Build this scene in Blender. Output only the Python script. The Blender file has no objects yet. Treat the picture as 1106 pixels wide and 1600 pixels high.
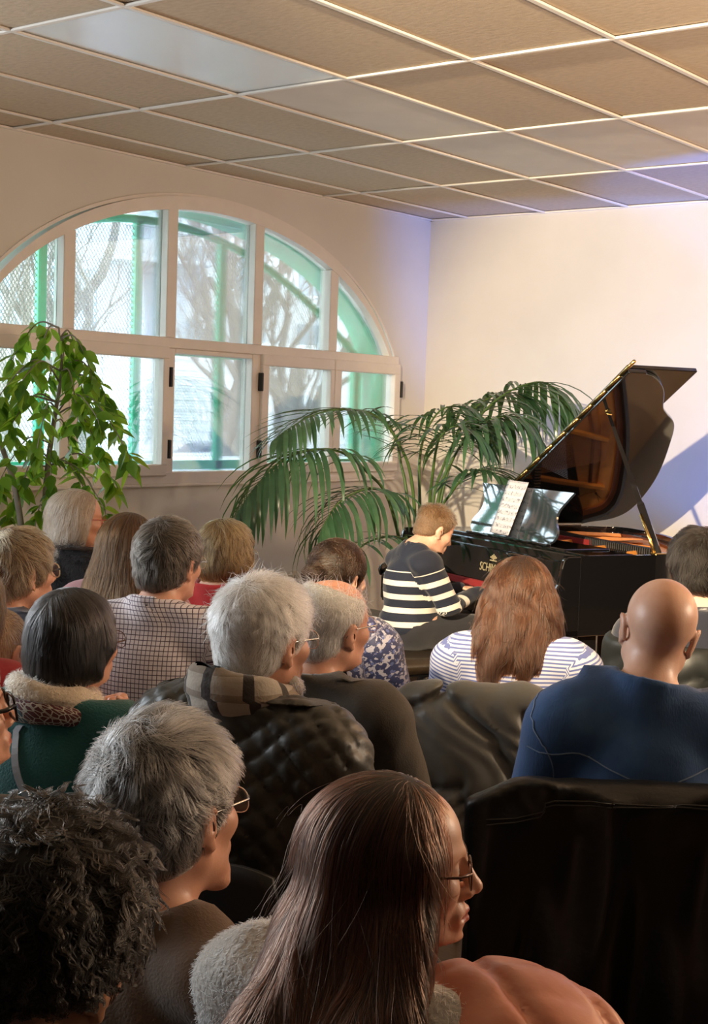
import bpy, bmesh, math, random
import numpy as np
from mathutils import Vector, Matrix

# ------------------------------------------------------------------ camera
SC = bpy.context.scene
COL = SC.collection
CZ = 3.015                                   # ceiling height
F_PX, CAM = 2229.5, np.array([5.7838, -3.359, 1.680])
YAW, PITCH, ROLL = -0.6632, -0.0703, 0.033

def cam_axes():
    cy, sy, cp, sp = math.cos(YAW), math.sin(YAW), math.cos(PITCH), math.sin(PITCH)
    f = np.array([sy * cp, cy * cp, sp]); r = np.array([cy, -sy, 0.0]); u = np.cross(r, f)
    cr, sr = math.cos(ROLL), math.sin(ROLL)
    return cr * r + sr * u, -sr * r + cr * u, f
AX_R, AX_U, AX_F = cam_axes()

def at(px, py, depth):
    """the point in the room that lies depth metres ahead of the camera, seen at a picture position"""
    return CAM + depth * (AX_F + AX_R * (px - 553) / F_PX + AX_U * (800 - py) / F_PX)

cd = bpy.data.cameras.new('camera'); cam = bpy.data.objects.new('camera', cd); COL.objects.link(cam)
cd.sensor_fit = 'AUTO'; cd.sensor_width = 36.0; cd.lens = 36.0 * F_PX / 1600.0; cd.clip_start = 0.05; cd.clip_end = 300
cam.matrix_world = Matrix(((AX_R[0], AX_U[0], -AX_F[0], CAM[0]), (AX_R[1], AX_U[1], -AX_F[1], CAM[1]), (AX_R[2], AX_U[2], -AX_F[2], CAM[2]), (0, 0, 0, 1)))
SC.camera = cam

# ------------------------------------------------------------------ sky, lamps, exposure
vs = SC.view_settings
vs.view_transform = 'Standard'; vs.look = 'None'; vs.exposure = 0.0; vs.gamma = 1.0; vs.use_curve_mapping = False
w = bpy.data.worlds.new('sky'); SC.world = w; w.use_nodes = True
bg = w.node_tree.nodes['Background']; bg.inputs[0].default_value = (0.74, 0.88, 1.0, 1); bg.inputs[1].default_value = 10.0

def lamp(name, kind, loc, target, energy, color, **kw):
    d = bpy.data.lights.new(name, kind); d.energy = energy; d.color = color
    for k, v in kw.items(): setattr(d, k, v)
    o = bpy.data.objects.new(name, d); COL.objects.link(o); o.location = loc
    o.rotation_euler = (Vector(target) - Vector(loc)).to_track_quat('-Z', 'Y').to_euler()
    return o
# assumed, unseen stage lamps: a white key above the audience, an orange flood and a blue flood beside the piano, plus an added ceiling fill out of view
lamp('assumed_white_spot', 'SPOT', (4.3, -3.5, 2.80), (2.75, 4.0, 1.6), 3100, (1.0, 0.79, 0.52), spot_size=0.70, spot_blend=0.5, shadow_soft_size=0.03)
lamp('assumed_orange_flood', 'SPOT', (5.3, 3.7, 2.25), (2.6, 0.2, 1.6), 105, (1.0, 0.52, 0.24), spot_size=2.9, spot_blend=0.6, shadow_soft_size=0.10)
lamp('assumed_blue_flood', 'SPOT', (4.6, 3.9, 0.6), (3.1, 4.35, 3.0), 420, (0.02, 0.20, 1.0), spot_size=0.75, spot_blend=0.3, shadow_soft_size=0.05)
lamp('assumed_blue_wall_flood', 'SPOT', (4.3, 4.1, 0.5), (2.7, 4.8, 1.5), 520, (0.02, 0.22, 1.0), spot_size=0.75, spot_blend=0.6, shadow_soft_size=0.05)
lamp('added_ceiling_fill', 'AREA', (6.3, 1.3, 1.9), (5.4, 0.5, 3.1), 105, (1.0, 0.76, 0.54), shape='DISK', size=0.5)  # unseen fill added to brighten the ceiling, not a lamp of the room
# area light added for the foreground: assumed, unseen window left of the frame
lamp('assumed_window_daylight', 'AREA', (0.06, -1.75, 1.95), (4.0, -1.0, 1.4), 210, (0.84, 0.93, 1.0), shape='RECTANGLE', size=3.4, size_y=1.5)

# ------------------------------------------------------------------ helpers
RND = random.Random(7)
NPR = np.random.default_rng(11)

def mesh(name, verts, faces, mats=(), smooth=False, face_mats=None):
    """a mesh datablock from arrays; faces is an (n,k) array or a list of tuples"""
    me = bpy.data.meshes.new(name)
    v = np.asarray(verts, dtype=np.float32).reshape(-1, 3)
    if isinstance(faces, np.ndarray) and faces.ndim == 2:
        n, k = faces.shape
        loops = faces.astype(np.int32).ravel(); start = np.arange(n, dtype=np.int32) * k
    else:
        sizes = np.array([len(f) for f in faces], dtype=np.int32); n = len(sizes)
        loops = np.fromiter((i for f in faces for i in f), dtype=np.int32); start = np.r_[0, np.cumsum(sizes)[:-1]].astype(np.int32) if n else np.zeros(0, np.int32)
    me.vertices.add(len(v)); me.vertices.foreach_set('co', v.ravel())
    me.loops.add(len(loops)); me.loops.foreach_set('vertex_index', loops)
    me.polygons.add(n); me.polygons.foreach_set('loop_start', start)
    me.polygons.foreach_set('use_smooth', np.full(n, bool(smooth)))
    if not isinstance(mats, (list, tuple)): mats = (mats,)
    for m in mats: me.materials.append(m)
    if face_mats is not None: me.polygons.foreach_set('material_index', np.asarray(face_mats, dtype=np.int32))
    me.update(calc_edges=True); me.validate()
    return me

def link(name, me, parent=None, loc=(0, 0, 0), rot=(0, 0, 0)):
    o = bpy.data.objects.new(name, me); COL.objects.link(o); o.location = loc; o.rotation_euler = rot
    if parent is not None: o.parent = parent
    return o

def thing(name, label, cat, loc=(0, 0, 0), rz=0.0, group=None):
    o = bpy.data.objects.new(name, None); COL.objects.link(o); o.location = loc; o.rotation_euler = (0, 0, rz); o.empty_display_size = 0.1
    return tag(o, label, cat, group)

def tag(o, label=None, cat=None, group=None, kind=None):
    for k, v in (('label', label), ('category', cat), ('group', group), ('kind', kind)):
        if v: o[k] = v
    return o

class MB:
    """collects shapes for one mesh"""
    def __init__(s): s.v = []; s.f = []; s.fm = []; s.n = 0; s.m = 0
    def add(s, V, Fc):
        V = np.asarray(V, float).reshape(-1, 3); s.v.append(V)
        for f in Fc: s.f.append(tuple(int(i) + s.n for i in f)); s.fm.append(s.m)
        s.n += len(V); return s
    def box(s, lo, hi, bev=0.0, M=None):
        (x0, y0, z0), (x1, y1, z1) = lo, hi
        b = min(bev, (x1 - x0) * .49, (y1 - y0) * .49, (z1 - z0) * .49)
        if b <= 0:
            V = [(x, y, z) for x in (x0, x1) for y in (y0, y1) for z in (z0, z1)]
            Fc = [(0, 1, 3, 2), (4, 6, 7, 5), (0, 4, 5, 1), (2, 3, 7, 6), (0, 2, 6, 4), (1, 5, 7, 3)]
        else:                                # chamfered box: 24 vertices
            V = []; 
            for sx in (0, 1):
                for sy in (0, 1):
                    for sz in (0, 1):
                        X, Y, Z = (x0, x1)[sx], (y0, y1)[sy], (z0, z1)[sz]
                        ix, iy, iz = X + b * (1 - 2 * sx), Y + b * (1 - 2 * sy), Z + b * (1 - 2 * sz)
                        V += [(X, iy, iz), (ix, Y, iz), (ix, iy, Z)]
            c = lambda sx, sy, sz, a: (sx * 4 + sy * 2 + sz) * 3 + a
            Fc = [(c(0,0,0,0), c(0,0,1,0), c(0,1,1,0), c(0,1,0,0)), (c(1,0,0,0), c(1,1,0,0), c(1,1,1,0), c(1,0,1,0)),
                  (c(0,0,0,1), c(1,0,0,1), c(1,0,1,1), c(0,0,1,1)), (c(0,1,0,1), c(0,1,1,1), c(1,1,1,1), c(1,1,0,1)),
                  (c(0,0,0,2), c(0,1,0,2), c(1,1,0,2), c(1,0,0,2)), (c(0,0,1,2), c(1,0,1,2), c(1,1,1,2), c(0,1,1,2))]
            for p in (0, 1):
                for q in (0, 1):
                    Fc += [(c(0,p,q,1), c(0,p,q,2), c(1,p,q,2), c(1,p,q,1)), (c(p,0,q,0), c(p,0,q,2), c(p,1,q,2), c(p,1,q,0)), (c(p,q,0,0), c(p,q,0,1), c(p,q,1,1), c(p,q,1,0))]
            for i in range(8): Fc.append((i * 3, i * 3 + 1, i * 3 + 2))
            Vc = np.array(V).mean(0); VV = np.array(V); out = []
            for f in Fc:
                P = VV[list(f)]; nn = np.cross(P[1] - P[0], P[2] - P[0])
                out.append(f if nn @ (P.mean(0) - Vc) > 0 else f[::-1])
            Fc = out
        V = np.array(V, float)
        if M is not None: V = np.array([tuple(M @ Vector(p)) for p in V])
        return s.add(V, Fc)
    def tube(s, pts, r, n=8, cap=True, up=None, flat=None):
        """a round bar along a polyline; r may be a list; flat squashes the section along its second axis"""
        P = np.asarray(pts, float); K = len(P); R = np.full(K, r) if np.isscalar(r) else np.asarray(r, float)
        T = np.gradient(P, axis=0); T /= np.linalg.norm(T, axis=1)[:, None] + 1e-12
        u = np.array(up if up is not None else (0, 0, 1.0), float)
        if up is None and abs(T[0] @ u) > .9: u = np.array([1.0, 0, 0])
        V = []
        for i in range(K):
            a = np.cross(T[i], u); a /= np.linalg.norm(a) + 1e-12; b = np.cross(a, T[i])
            if up is None: u = b
            for k in range(n):
                t = 2 * math.pi * k / n; V.append(P[i] + R[i] * (a * math.cos(t) + b * math.sin(t) * (flat or 1)))
        Fc = [(i * n + k, i * n + (k + 1) % n, (i + 1) * n + (k + 1) % n, (i + 1) * n + k) for i in range(K - 1) for k in range(n)]
        if cap: Fc += [tuple(range(n))[::-1], tuple((K - 1) * n + k for k in range(n))]
        return s.add(V, Fc)
    def lathe(s, prof, n=16, c=(0, 0, 0)):
        prof = list(prof); K = len(prof); V = [(c[0] + r * math.cos(2 * math.pi * k / n), c[1] + r * math.sin(2 * math.pi * k / n), c[2] + z) for r, z in prof for k in range(n)]
        Fc = [(i * n + k, i * n + (k + 1) % n, (i + 1) * n + (k + 1) % n, (i + 1) * n + k) for i in range(K - 1) for k in range(n)]
        Fc += [tuple(range(n))[::-1], tuple((K - 1) * n + k for k in range(n))]
        return s.add(V, Fc)
    def prism(s, outline, z0, z1, M=None):
        """outline (x,y) counter-clockwise, extruded z0..z1"""
        n = len(outline); V = [(x, y, z0) for x, y in outline] + [(x, y, z1) for x, y in outline]
        Fc = [tuple(range(n))[::-1], tuple(range(n, 2 * n))] + [(k, (k + 1) % n, n + (k + 1) % n, n + k) for k in range(n)]
        V = np.array(V, float)
        if M is not None: V = np.array([tuple(M @ Vector(p)) for p in V])
        return s.add(V, Fc)
    def ribbon(s, inner, outer):
        """quads between two polylines of the same length"""
        n = len(inner); return s.add(list(inner) + list(outer), [(i, i + 1, n + i + 1, n + i) for i in range(n - 1)])
    def me(s, name, mats, smooth=False): return mesh(name, np.concatenate(s.v), s.f, mats, smooth, s.fm if s.m else None)
    def build(s, name, mats, parent=None, smooth=False, loc=(0, 0, 0), rot=(0, 0, 0)):
        return link(name, s.me(name, mats, smooth), parent, loc, rot)

def autosmooth(o, deg=35):
    me = o.data; me.polygons.foreach_set('use_smooth', np.ones(len(me.polygons), bool))
    bm = bmesh.new(); bm.from_mesh(me)
    bmesh.ops.remove_doubles(bm, verts=bm.verts, dist=1e-5)
    a = math.radians(deg)
    for e in bm.edges:
        e.smooth = len(e.link_faces) == 2 and e.calc_face_angle(0) < a
    bm.to_mesh(me); bm.free(); return o

# ---- materials
class NT:
    def __init__(s, name):
        s.m = bpy.data.materials.new(name); s.m.use_nodes = True; s.t = s.m.node_tree; s.N = s.t.nodes; s.L = s.t.links
        s.b = s.N['Principled BSDF']; s.out = s.N['Material Output']
    def n(s, kind, **kw):
        nd = s.N.new('ShaderNode' + kind)
        for k, v in kw.items():
            if k.startswith('_'): setattr(nd, k[1:], v)
            else:
                key = int(k[1:]) if k[0] == 'i' and k[1:].isdigit() else k.replace('_', ' ')
                if hasattr(v, 'bl_idname') or isinstance(v, bpy.types.NodeSocket): s.L.new(v, nd.inputs[key])
                else: nd.inputs[key].default_value = v
        return nd
    def set(s, **kw):
        for k, v in kw.items():
            i = s.b.inputs[k.replace('_', ' ')]
            if isinstance(v, bpy.types.NodeSocket): s.L.new(v, i)
            else: i.default_value = v
        return s
    def coord(s, which='Object', scale=(1, 1, 1)):
        c = s.n('TexCoord'); return s.n('Mapping', Vector=c.outputs[which], Scale=scale).outputs[0]
    def noise(s, scale, detail=3, vec=None, rough=.5):
        return s.n('TexNoise', Vector=vec if vec is not None else s.coord(), Scale=scale, Detail=detail, Roughness=rough).outputs['Fac']
    def ramp(s, fac, stops):
        r = s.n('ValToRGB', Fac=fac); e = r.color_ramp.elements
        while len(e) < len(stops): e.new(.5)
        for el, (p, c) in zip(e, stops): el.position = p; el.color = (*c, 1) if len(c) == 3 else c
        return r.outputs[0]
    def mix(s, fac, a, b, blend='MIX'):
        m = s.n('Mix', _data_type='RGBA', _blend_type=blend)
        for i, v in ((0, fac), (6, a), (7, b)):
            if isinstance(v, bpy.types.NodeSocket): s.L.new(v, m.inputs[i])
            else: m.inputs[i].default_value = (*v, 1) if isinstance(v, tuple) and len(v) == 3 else v
        return m.outputs[2]
    def math(s, op, a, b=0.0, c=0.0):
        m = s.n('Math', _operation=op)
        for i, v in enumerate((a, b, c)):
            if isinstance(v, bpy.types.NodeSocket): s.L.new(v, m.inputs[i])
            else: m.inputs[i].default_value = v
        return m.outputs[0]
    def bump(s, h, strength=.3, dist=.01):
        b = s.n('Bump', Height=h, Strength=strength, Distance=dist); s.L.new(b.outputs[0], s.b.inputs['Normal']); return s
    def attr(s, name): return s.n('Attribute', _attribute_name=name)

def C(h):
    """#rrggbb display colour to linear"""
    f = lambda v: v / 12.92 if v <= .04045 else ((v + .055) / 1.055) ** 2.4
    return tuple(f(int(h[i:i + 2], 16) / 255) for i in (1, 3, 5))

def plain(name, col, rough=.6, metal=0.0, var=.12, nscale=9.0, bump=0.0, bscale=60.0, **kw):
    t = NT(name); c = col if isinstance(col, tuple) else C(col)
    nz = t.noise(nscale, 3)
    lo = tuple(x * (1 - var) for x in c); hi = tuple(min(1, x * (1 + var)) for x in c)
    t.set(Base_Color=t.ramp(nz, [(.3, lo), (.7, hi)]), Roughness=rough, Metallic=metal, **kw)
    if bump: t.bump(t.noise(bscale, 4), bump)
    return t.m

# ------------------------------------------------------------------ room shell
YW, XR, YB = 4.801, 9.2, -6.2              # wall behind the piano, right wall, wall behind the audience
m_wall = plain('wall_paint', (.70, .67, .61), .85, var=.03, nscale=2.5, bump=.08, bscale=120)
m_frame = plain('window_paint', (.80, .74, .67), .45, var=.03)
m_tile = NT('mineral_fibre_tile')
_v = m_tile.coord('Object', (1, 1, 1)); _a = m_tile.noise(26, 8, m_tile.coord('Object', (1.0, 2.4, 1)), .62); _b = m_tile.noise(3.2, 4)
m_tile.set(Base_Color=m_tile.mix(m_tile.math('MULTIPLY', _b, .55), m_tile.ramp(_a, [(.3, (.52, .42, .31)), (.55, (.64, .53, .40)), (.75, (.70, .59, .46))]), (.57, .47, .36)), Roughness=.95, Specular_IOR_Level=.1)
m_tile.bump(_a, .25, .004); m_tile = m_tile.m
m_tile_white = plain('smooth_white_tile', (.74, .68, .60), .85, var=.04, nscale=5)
m_bar = plain('ceiling_grid_paint', (.86, .82, .76), .4, var=.02)
m_diffuser = plain('acrylic_diffuser', (.80, .86, .90), .25, var=.03, nscale=2, Specular_IOR_Level=.6)
m_floor = NT('vinyl_floor'); _a = m_floor.noise(14, 6, m_floor.coord('Object', (1, 8, 1)))
m_floor.set(Base_Color=m_floor.ramp(_a, [(.3, (.20, .13, .08)), (.7, (.28, .19, .12))]), Roughness=.45); m_floor = m_floor.m
m_black = plain('black_rubber', (.012, .012, .013), .5, var=.1)
m_green = plain('green_steel_paint', (.022, .45, .24), .28, var=.10, nscale=4)
m_glass = NT('window_glass'); _tr = m_glass.n('BsdfTransparent', Color=(.97, .99, .98, 1)); _gl = m_glass.n('BsdfGlossy', Color=(1, 1, 1, 1), Roughness=.02)
_mx = m_glass.n('MixShader', i0=m_glass.math('MULTIPLY', m_glass.n('Fresnel', IOR=1.45).outputs[0], .8), i1=_tr.outputs[0], i2=_gl.outputs[0])
m_glass.L.new(_mx.outputs[0], m_glass.out.inputs[0]); m_glass = m_glass.m

def struct(o, **kw): return tag(o, kind='structure', **kw)
struct(MB().box((-.30, YB - .2, -.12), (XR + .2, YW + .2, 0)).build('floor', m_floor))
struct(MB().box((-.06, YW, 0), (XR + .2, YW + .2, CZ + .3)).build('wall_back', m_wall))
m_dark = plain('darkened_unseen_wall', (.055, .045, .04), .95)  # unseen walls kept dark to cut bounce light on the foreground
m_deck = plain('birch_platform', (.42, .27, .15), .5, var=.15, nscale=6)
pf = thing('stage_platform', 'low birch stage platform under the grand piano', 'platform', (0, 0, 0))
for k in range(3):
    for q in range(3): MB().box((.85 + k * 1.25, 1.36 + q * 1.12, .0), (.85 + k * 1.25 + 1.245, 1.36 + q * 1.12 + 1.115, .10), .006).build('deck_panel', m_deck, pf)
struct(MB().box((XR, YB - .2, 0), (XR + .2, YW, CZ + .3)).build('wall_right', m_dark))
struct(MB().box((-.06, YB - .2, 0), (XR, YB, CZ + .3)).build('wall_front', m_dark))

# ceiling: dark void above, 0.6 x 1.2 m tiles in a T-bar grid
ceil = struct(MB().box((-.06, YB - .2, CZ + .12), (XR + .2, YW + .2, CZ + .3)).build('ceiling', m_wall))
XO, TX, TY = .3097, .6, 1.2
xs_ = [0.0] + [XO + k * TX for k in range(15)] + [XR]; ys_ = [YB] + [k * TY for k in range(-5, 5)]; ys_[-1] = YW
def tile_me(w, h, mat):
    return MB().box((-w / 2 + .004, -h / 2 + .004, 0), (w / 2 - .004, h / 2 - .004, .016), .003).me('ceiling_tile', mat)
cache = {}
for i in range(len(xs_) - 1):
    for j in range(len(ys_) - 1):
        w_, h_ = xs_[i + 1] - xs_[i], ys_[j + 1] - ys_[j]; yj = round(ys_[j] / TY)
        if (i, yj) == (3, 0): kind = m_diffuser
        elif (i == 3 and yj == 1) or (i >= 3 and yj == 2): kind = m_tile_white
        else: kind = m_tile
        key = (round(w_, 3), round(h_, 3), kind.name)
        if key not in cache: cache[key] = tile_me(w_, h_, kind)
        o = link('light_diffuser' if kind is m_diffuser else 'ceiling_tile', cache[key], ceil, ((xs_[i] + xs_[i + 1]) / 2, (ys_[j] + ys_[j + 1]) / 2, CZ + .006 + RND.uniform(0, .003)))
        o.rotation_euler = (RND.uniform(-.002, .002), RND.uniform(-.0015, .0015), 0)
        if kind is m_diffuser: o['label'] = 'pale acrylic light panel, unlit'
for x in xs_[1:-1]: MB().box((x - .012, YB, CZ - .004), (x + .012, YW, CZ + .005), .002).build('grid_bar', m_bar, ceil)
for y in ys_[1:-1]: MB().box((0, y - .011, CZ - .0045), (XR, y + .011, CZ + .0045), .002).build('grid_bar', m_bar, ceil)
MB().box((0, YW - .022, CZ - .006), (XR, YW, CZ + .004)).build('edge_trim', m_bar, ceil); MB().box((0, YB, CZ - .006), (.022, YW, CZ + .004)).build('edge_trim', m_bar, ceil)

# window wall with its arched opening
YC, ZO, ZB_ = 2.655, CZ - 1.383, CZ - 1.777    # opening: ellipse centre line and sill
A_OUT, B_OUT, A_GL, B_GL = 1.885, 1.23, 1.815, 1.155
def arch_z(y, a, b, zc=ZO):
    u = (y - YC) / a; return zc + b * math.sqrt(max(0.0, 1 - u * u))
JAMB = 1.795                                  # half width of the frame
NA = 56
ya = [YC - JAMB + 2 * JAMB * k / NA for k in range(NA + 1)]
wl = MB(); T0, T1 = 0.0, -.06                  # wall face, back of the frame rebate
def wall_sheet(x, flip):
    m = []; f = []
    def quad(a, b, c, d):
        n = len(m); m.extend([(x, *p) for p in (a, b, c, d)]); f.append((n, n + 1, n + 2, n + 3) if not flip else (n + 3, n + 2, n + 1, n))
    quad((YB - .2, 0), (ya[0], 0), (ya[0], CZ + .3), (YB - .2, CZ + .3)); quad((ya[-1], 0), (YW + .2, 0), (YW + .2, CZ + .3), (ya[-1], CZ + .3))
    for a, b in zip(ya[:-1], ya[1:]):
        quad((a, 0), (b, 0), (b, ZB_), (a, ZB_)); quad((a, arch_z(a, A_OUT, B_OUT)), (b, arch_z(b, A_OUT, B_OUT)), (b, CZ + .3), (a, CZ + .3))
    wl.add(m, f)
wall_sheet(T0, False); wall_sheet(T1, True)
ring = [(y, arch_z(y, A_OUT, B_OUT)) for y in ya] + [(ya[-1], ZB_), (ya[0], ZB_)]
wl.add([(T0, *p) for p in ring] + [(T1, *p) for p in ring], [(k, (k + 1) % len(ring), len(ring) + (k + 1) % len(ring), len(ring) + k) for k in range(len(ring))])
struct(wl.build('wall_left', m_wall))

# window: arch band, mullions, transom, sashes, panes, hinges
win = struct(bpy.data.objects.new('window_1', None)); COL.objects.link(win)
def band(yy, zin, zout, x0, x1, name, mat, parent):
    """a bar that follows an arch: section x0..x1 by zin..zout"""
    n = len(yy); V = []
    for y, a, b in zip(yy, zin, zout): V += [(x0, y, a), (x1, y, a), (x1, y, b), (x0, y, b)]
    Fc = [(4 * i + k, 4 * i + 4 + k, 4 * i + 4 + (k + 1) % 4, 4 * i + (k + 1) % 4) for i in range(n - 1) for k in range(4)] + [(0, 1, 2, 3), (4 * n - 1, 4 * n - 2, 4 * n - 3, 4 * n - 4)]
    o = MB().add(V, Fc).build(name, mat, parent)
    bm = bmesh.new(); bm.from_mesh(o.data); bmesh.ops.recalc_face_normals(bm, faces=bm.faces); bm.to_mesh(o.data); bm.free()
    return autosmooth(o)
XF0, XF1 = -.055, .022
yg = [YC - 1.745 + 3.49 * k / NA for k in range(NA + 1)]
band(yg, [arch_z(y, A_GL, B_GL) for y in yg], [arch_z(YC + (y - YC) * JAMB / 1.745, A_OUT, B_OUT) for y in yg], XF0, XF1 + .003, 'arch_frame', m_frame, win)
band(ya, [arch_z(y, A_OUT, B_OUT) - .004 for y in ya], [arch_z(y, A_OUT, B_OUT) + .016 for y in ya], 0, .010, 'arch_cover_strip', m_frame, win)
def bar(name, y0, y1, z0, z1, x0=XF0, x1=XF1, bev=.004, mat=None, parent=None):
    return MB().box((x0, y0, z0), (x1, y1, z1), bev).build(name, mat or m_frame, parent or win)
zt0, zt1 = CZ - 1.045, CZ - .957
for y0, y1 in ((1.529, 1.608), (2.267, 2.345), (2.987, 3.066), (3.702, 3.783)):
    bar('mullion', y0, y1, zt1, min(arch_z(y0, A_GL, B_GL), arch_z(y1, A_GL, B_GL)) + .03)
bar('transom', YC - JAMB, YC + JAMB, zt0 + .03, zt1, XF0, XF1 + .006)
bar('lower_mullion', 2.267, 2.345, ZB_, zt0 + .03); bar('lower_mullion', 2.987, 3.062, ZB_, zt0 + .03)
bar('jamb', YC - JAMB, YC - JAMB + .03, ZB_, zt1, XF0, XF1 + .001); bar('jamb', YC + JAMB - .03, YC + JAMB, ZB_, zt1, XF0, XF1 + .001)
bar('bottom_rail', YC - JAMB, YC + JAMB, ZB_, CZ - 1.708, XF0, XF1 + .002); bar('bottom_cover', YC - JAMB - .012, YC + JAMB + .012, ZB_ - .014, ZB_ + .002, 0, .026)
bar('fixed_rail', 2.345, 2.987, CZ - 1.043, zt0 + .03)
def pane(outline, x=-.035, parent=win):
    MB().prism([(y, z) for y, z in outline], 0, .008, Matrix(((0, 0, 1, x), (1, 0, 0, 0), (0, 1, 0, 0), (0, 0, 0, 1)))).build('pane', m_glass, parent)
def arch_pane(y0, y1):
    k = 12; top = [(y1 + (y0 - y1) * i / k, arch_z(y1 + (y0 - y1) * i / k, A_GL, B_GL) + .005) for i in range(k + 1)]
    pane([(y0, zt1), (y1, zt1)] + top)
for y0, y1 in ((.93, 1.529), (1.608, 2.267), (2.345, 2.987), (3.066, 3.702), (3.783, 4.39)): arch_pane(y0, y1)
pane([(2.345, CZ - 1.708), (2.987, CZ - 1.708), (2.987, CZ - 1.043), (2.345, CZ - 1.043)])
for y0, y1, g0, g1 in ((.863, 1.563, .925, 1.503), (1.565, 2.280, 1.628, 2.235), (3.058, 3.745, 3.118, 3.706), (3.749, 4.452, 3.818, 4.390)):
    s0, s1, h0, h1 = CZ - 1.730, CZ - 1.008, CZ - 1.664, CZ - 1.079
    sash = MB().box((-.03, y0, s0), (.045, y1, h0), .006).box((-.03, y0, h1), (.045, y1, s1), .006).box((-.03, y0, h0 - .004), (.045, g0, h1 + .004), .004).box((-.03, g1, h0 - .004), (.045, y1, h1 + .004), .004).build('sash', m_frame, win)
    pane([(g0, h0), (g1, h0), (g1, h1), (g0, h1)], 0.0, sash)
for y in (2.292, 3.049, 4.462, 1.56 - .69):
    for z0, z1 in ((1.232, 1.122), (1.632, 1.527)): bar('hinge', y - .009, y + .009, CZ - z0, CZ - z1, .02, .055, .004, m_black)

# wall at the outer face with the flared green lining of the opening
def out_z(y): 
    u = (y - YC) / 2.12; return CZ - 1.2 + 1.04 * math.sqrt(max(0, 1 - u * u))
XO_ = -.52
lin = MB(); n_ = 48
t_ = [math.pi * k / n_ for k in range(n_ + 1)]
inn = [(-.062, YC + JAMB * 1.0, ZB_)] + [(-.062, YC + JAMB * math.cos(t), CZ - 1.02 + (.90 - .02) * math.sin(t) ** .9) for t in t_] + [(-.062, YC - JAMB, ZB_)]
out = [(XO_, YC + 2.12, ZB_)] + [(XO_, YC + 2.12 * math.cos(t), CZ - 1.2 + 1.04 * math.sin(t) ** .95) for t in t_] + [(XO_, YC - 2.12, ZB_)]
lin.ribbon(inn, out); lo = lin.build('opening_lining', m_green, win, smooth=True)
sol = lo.modifiers.new('thick', 'SOLIDIFY'); sol.thickness = .02; sol.offset = 1
bar('outer_sill', YC - 2.1, YC + 2.1, ZB_ - .05, ZB_ - .005, -.60, -.062, .004, plain('zinc_sill', (.72, .74, .75), .4))
ow = MB()
def oq(a, b, c, d): ow.add([(XO_, *p) for p in (a, b, c, d)], [(0, 1, 2, 3)])
oq((YB, -.3), (YC - 2.12, -.3), (YC - 2.12, 4.2), (YB, 4.2)); oq((YC + 2.12, -.3), (7, -.3), (7, 4.2), (YC + 2.12, 4.2)); oq((YC - 2.12, -.3), (YC + 2.12, -.3), (YC + 2.12, ZB_ - .05), (YC - 2.12, ZB_ - .05))
for a, b in zip(out[1:-2], out[2:-1]): oq((a[1], a[2]), (b[1], b[2]), (b[1], 4.2), (a[1], 4.2))
struct(ow.build('wall_outer', plain('render_coat', (.55, .52, .47), .9)))

# green steel grille in the opening
grille = struct(bpy.data.objects.new('window_2', None)); COL.objects.link(grille)
def par_z(y): return CZ - .24 - .183 * (y - 2.69) ** 2
yy = np.linspace(.62, 4.69, 34); MB().tube([(-.50, y, par_z(y)) for y in yy], .026, 8).build('arch_tube', m_green, grille, True)
for y in (1.10, 1.81, 2.53, 3.255): MB().box((-.525, y - .029, ZB_ + .02), (-.475, y + .029, par_z(y) - .01), .008).build('grille_post', m_green, grille)
for y in (.66, 4.655): MB().box((-.53, y - .035, ZB_), (-.47, y + .035, CZ - .93), .008).build('grille_post', m_green, grille)
MB().box((-.525, .66, CZ - 1.728), (-.475, 4.655, CZ - 1.672), .006).build('grille_rail', m_green, grille)
MB().box((-.52, .66, CZ - 1.03), (-.48, 4.655, CZ - 1.012), .004).build('grille_rail', m_green, grille)
# expanded-metal sheet: flat lozenges of pale wire
ex = []; ef = []; py_, pz_, hw = .026, .018, .0024
cols = int((4.62 - .70) / py_); rows = int((CZ - .25 - (CZ - 1.67)) / pz_)
for r in range(rows):
    z = CZ - 1.67 + r * pz_
    for c in range(cols):
        y = .70 + c * py_ + (r % 2) * py_ / 2
        if z + pz_ > par_z(y) - .02: continue
        for dy in (-py_ / 2, py_ / 2):
            n = len(ex); ex += [(-.505, y - hw * 1.3, z), (-.505, y + hw * 1.3, z), (-.499, y + dy + hw * 1.3, z + pz_), (-.499, y + dy - hw * 1.3, z + pz_)]; ef.append((n, n + 1, n + 2, n + 3))
tag(link('expanded_metal', mesh('expanded_metal', ex, np.array(ef), plain('pale_expanded_metal', (.30, .36, .34), .5)), grille), kind='stuff')

# ------------------------------------------------------------------ street outside
m_asph = plain('asphalt', (.32, .33, .34), .9); m_fac = plain('facade_render', (.62, .64, .64), .9, var=.06, nscale=.8); m_fac2 = plain('facade_grey', (.48, .53, .56), .9, var=.06, nscale=.8)
m_win = plain('facade_glass', (.26, .32, .36), .15); m_bark = plain('bark', (.22, .20, .17), .9, nscale=14, bump=.4, bscale=30); m_metal_pale = plain('corrugated_sheet', (.66, .68, .68), .6)
struct(MB().box((-60, -40, -.35), (-.62, 60, -.25)).build('ground', m_asph))

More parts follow.
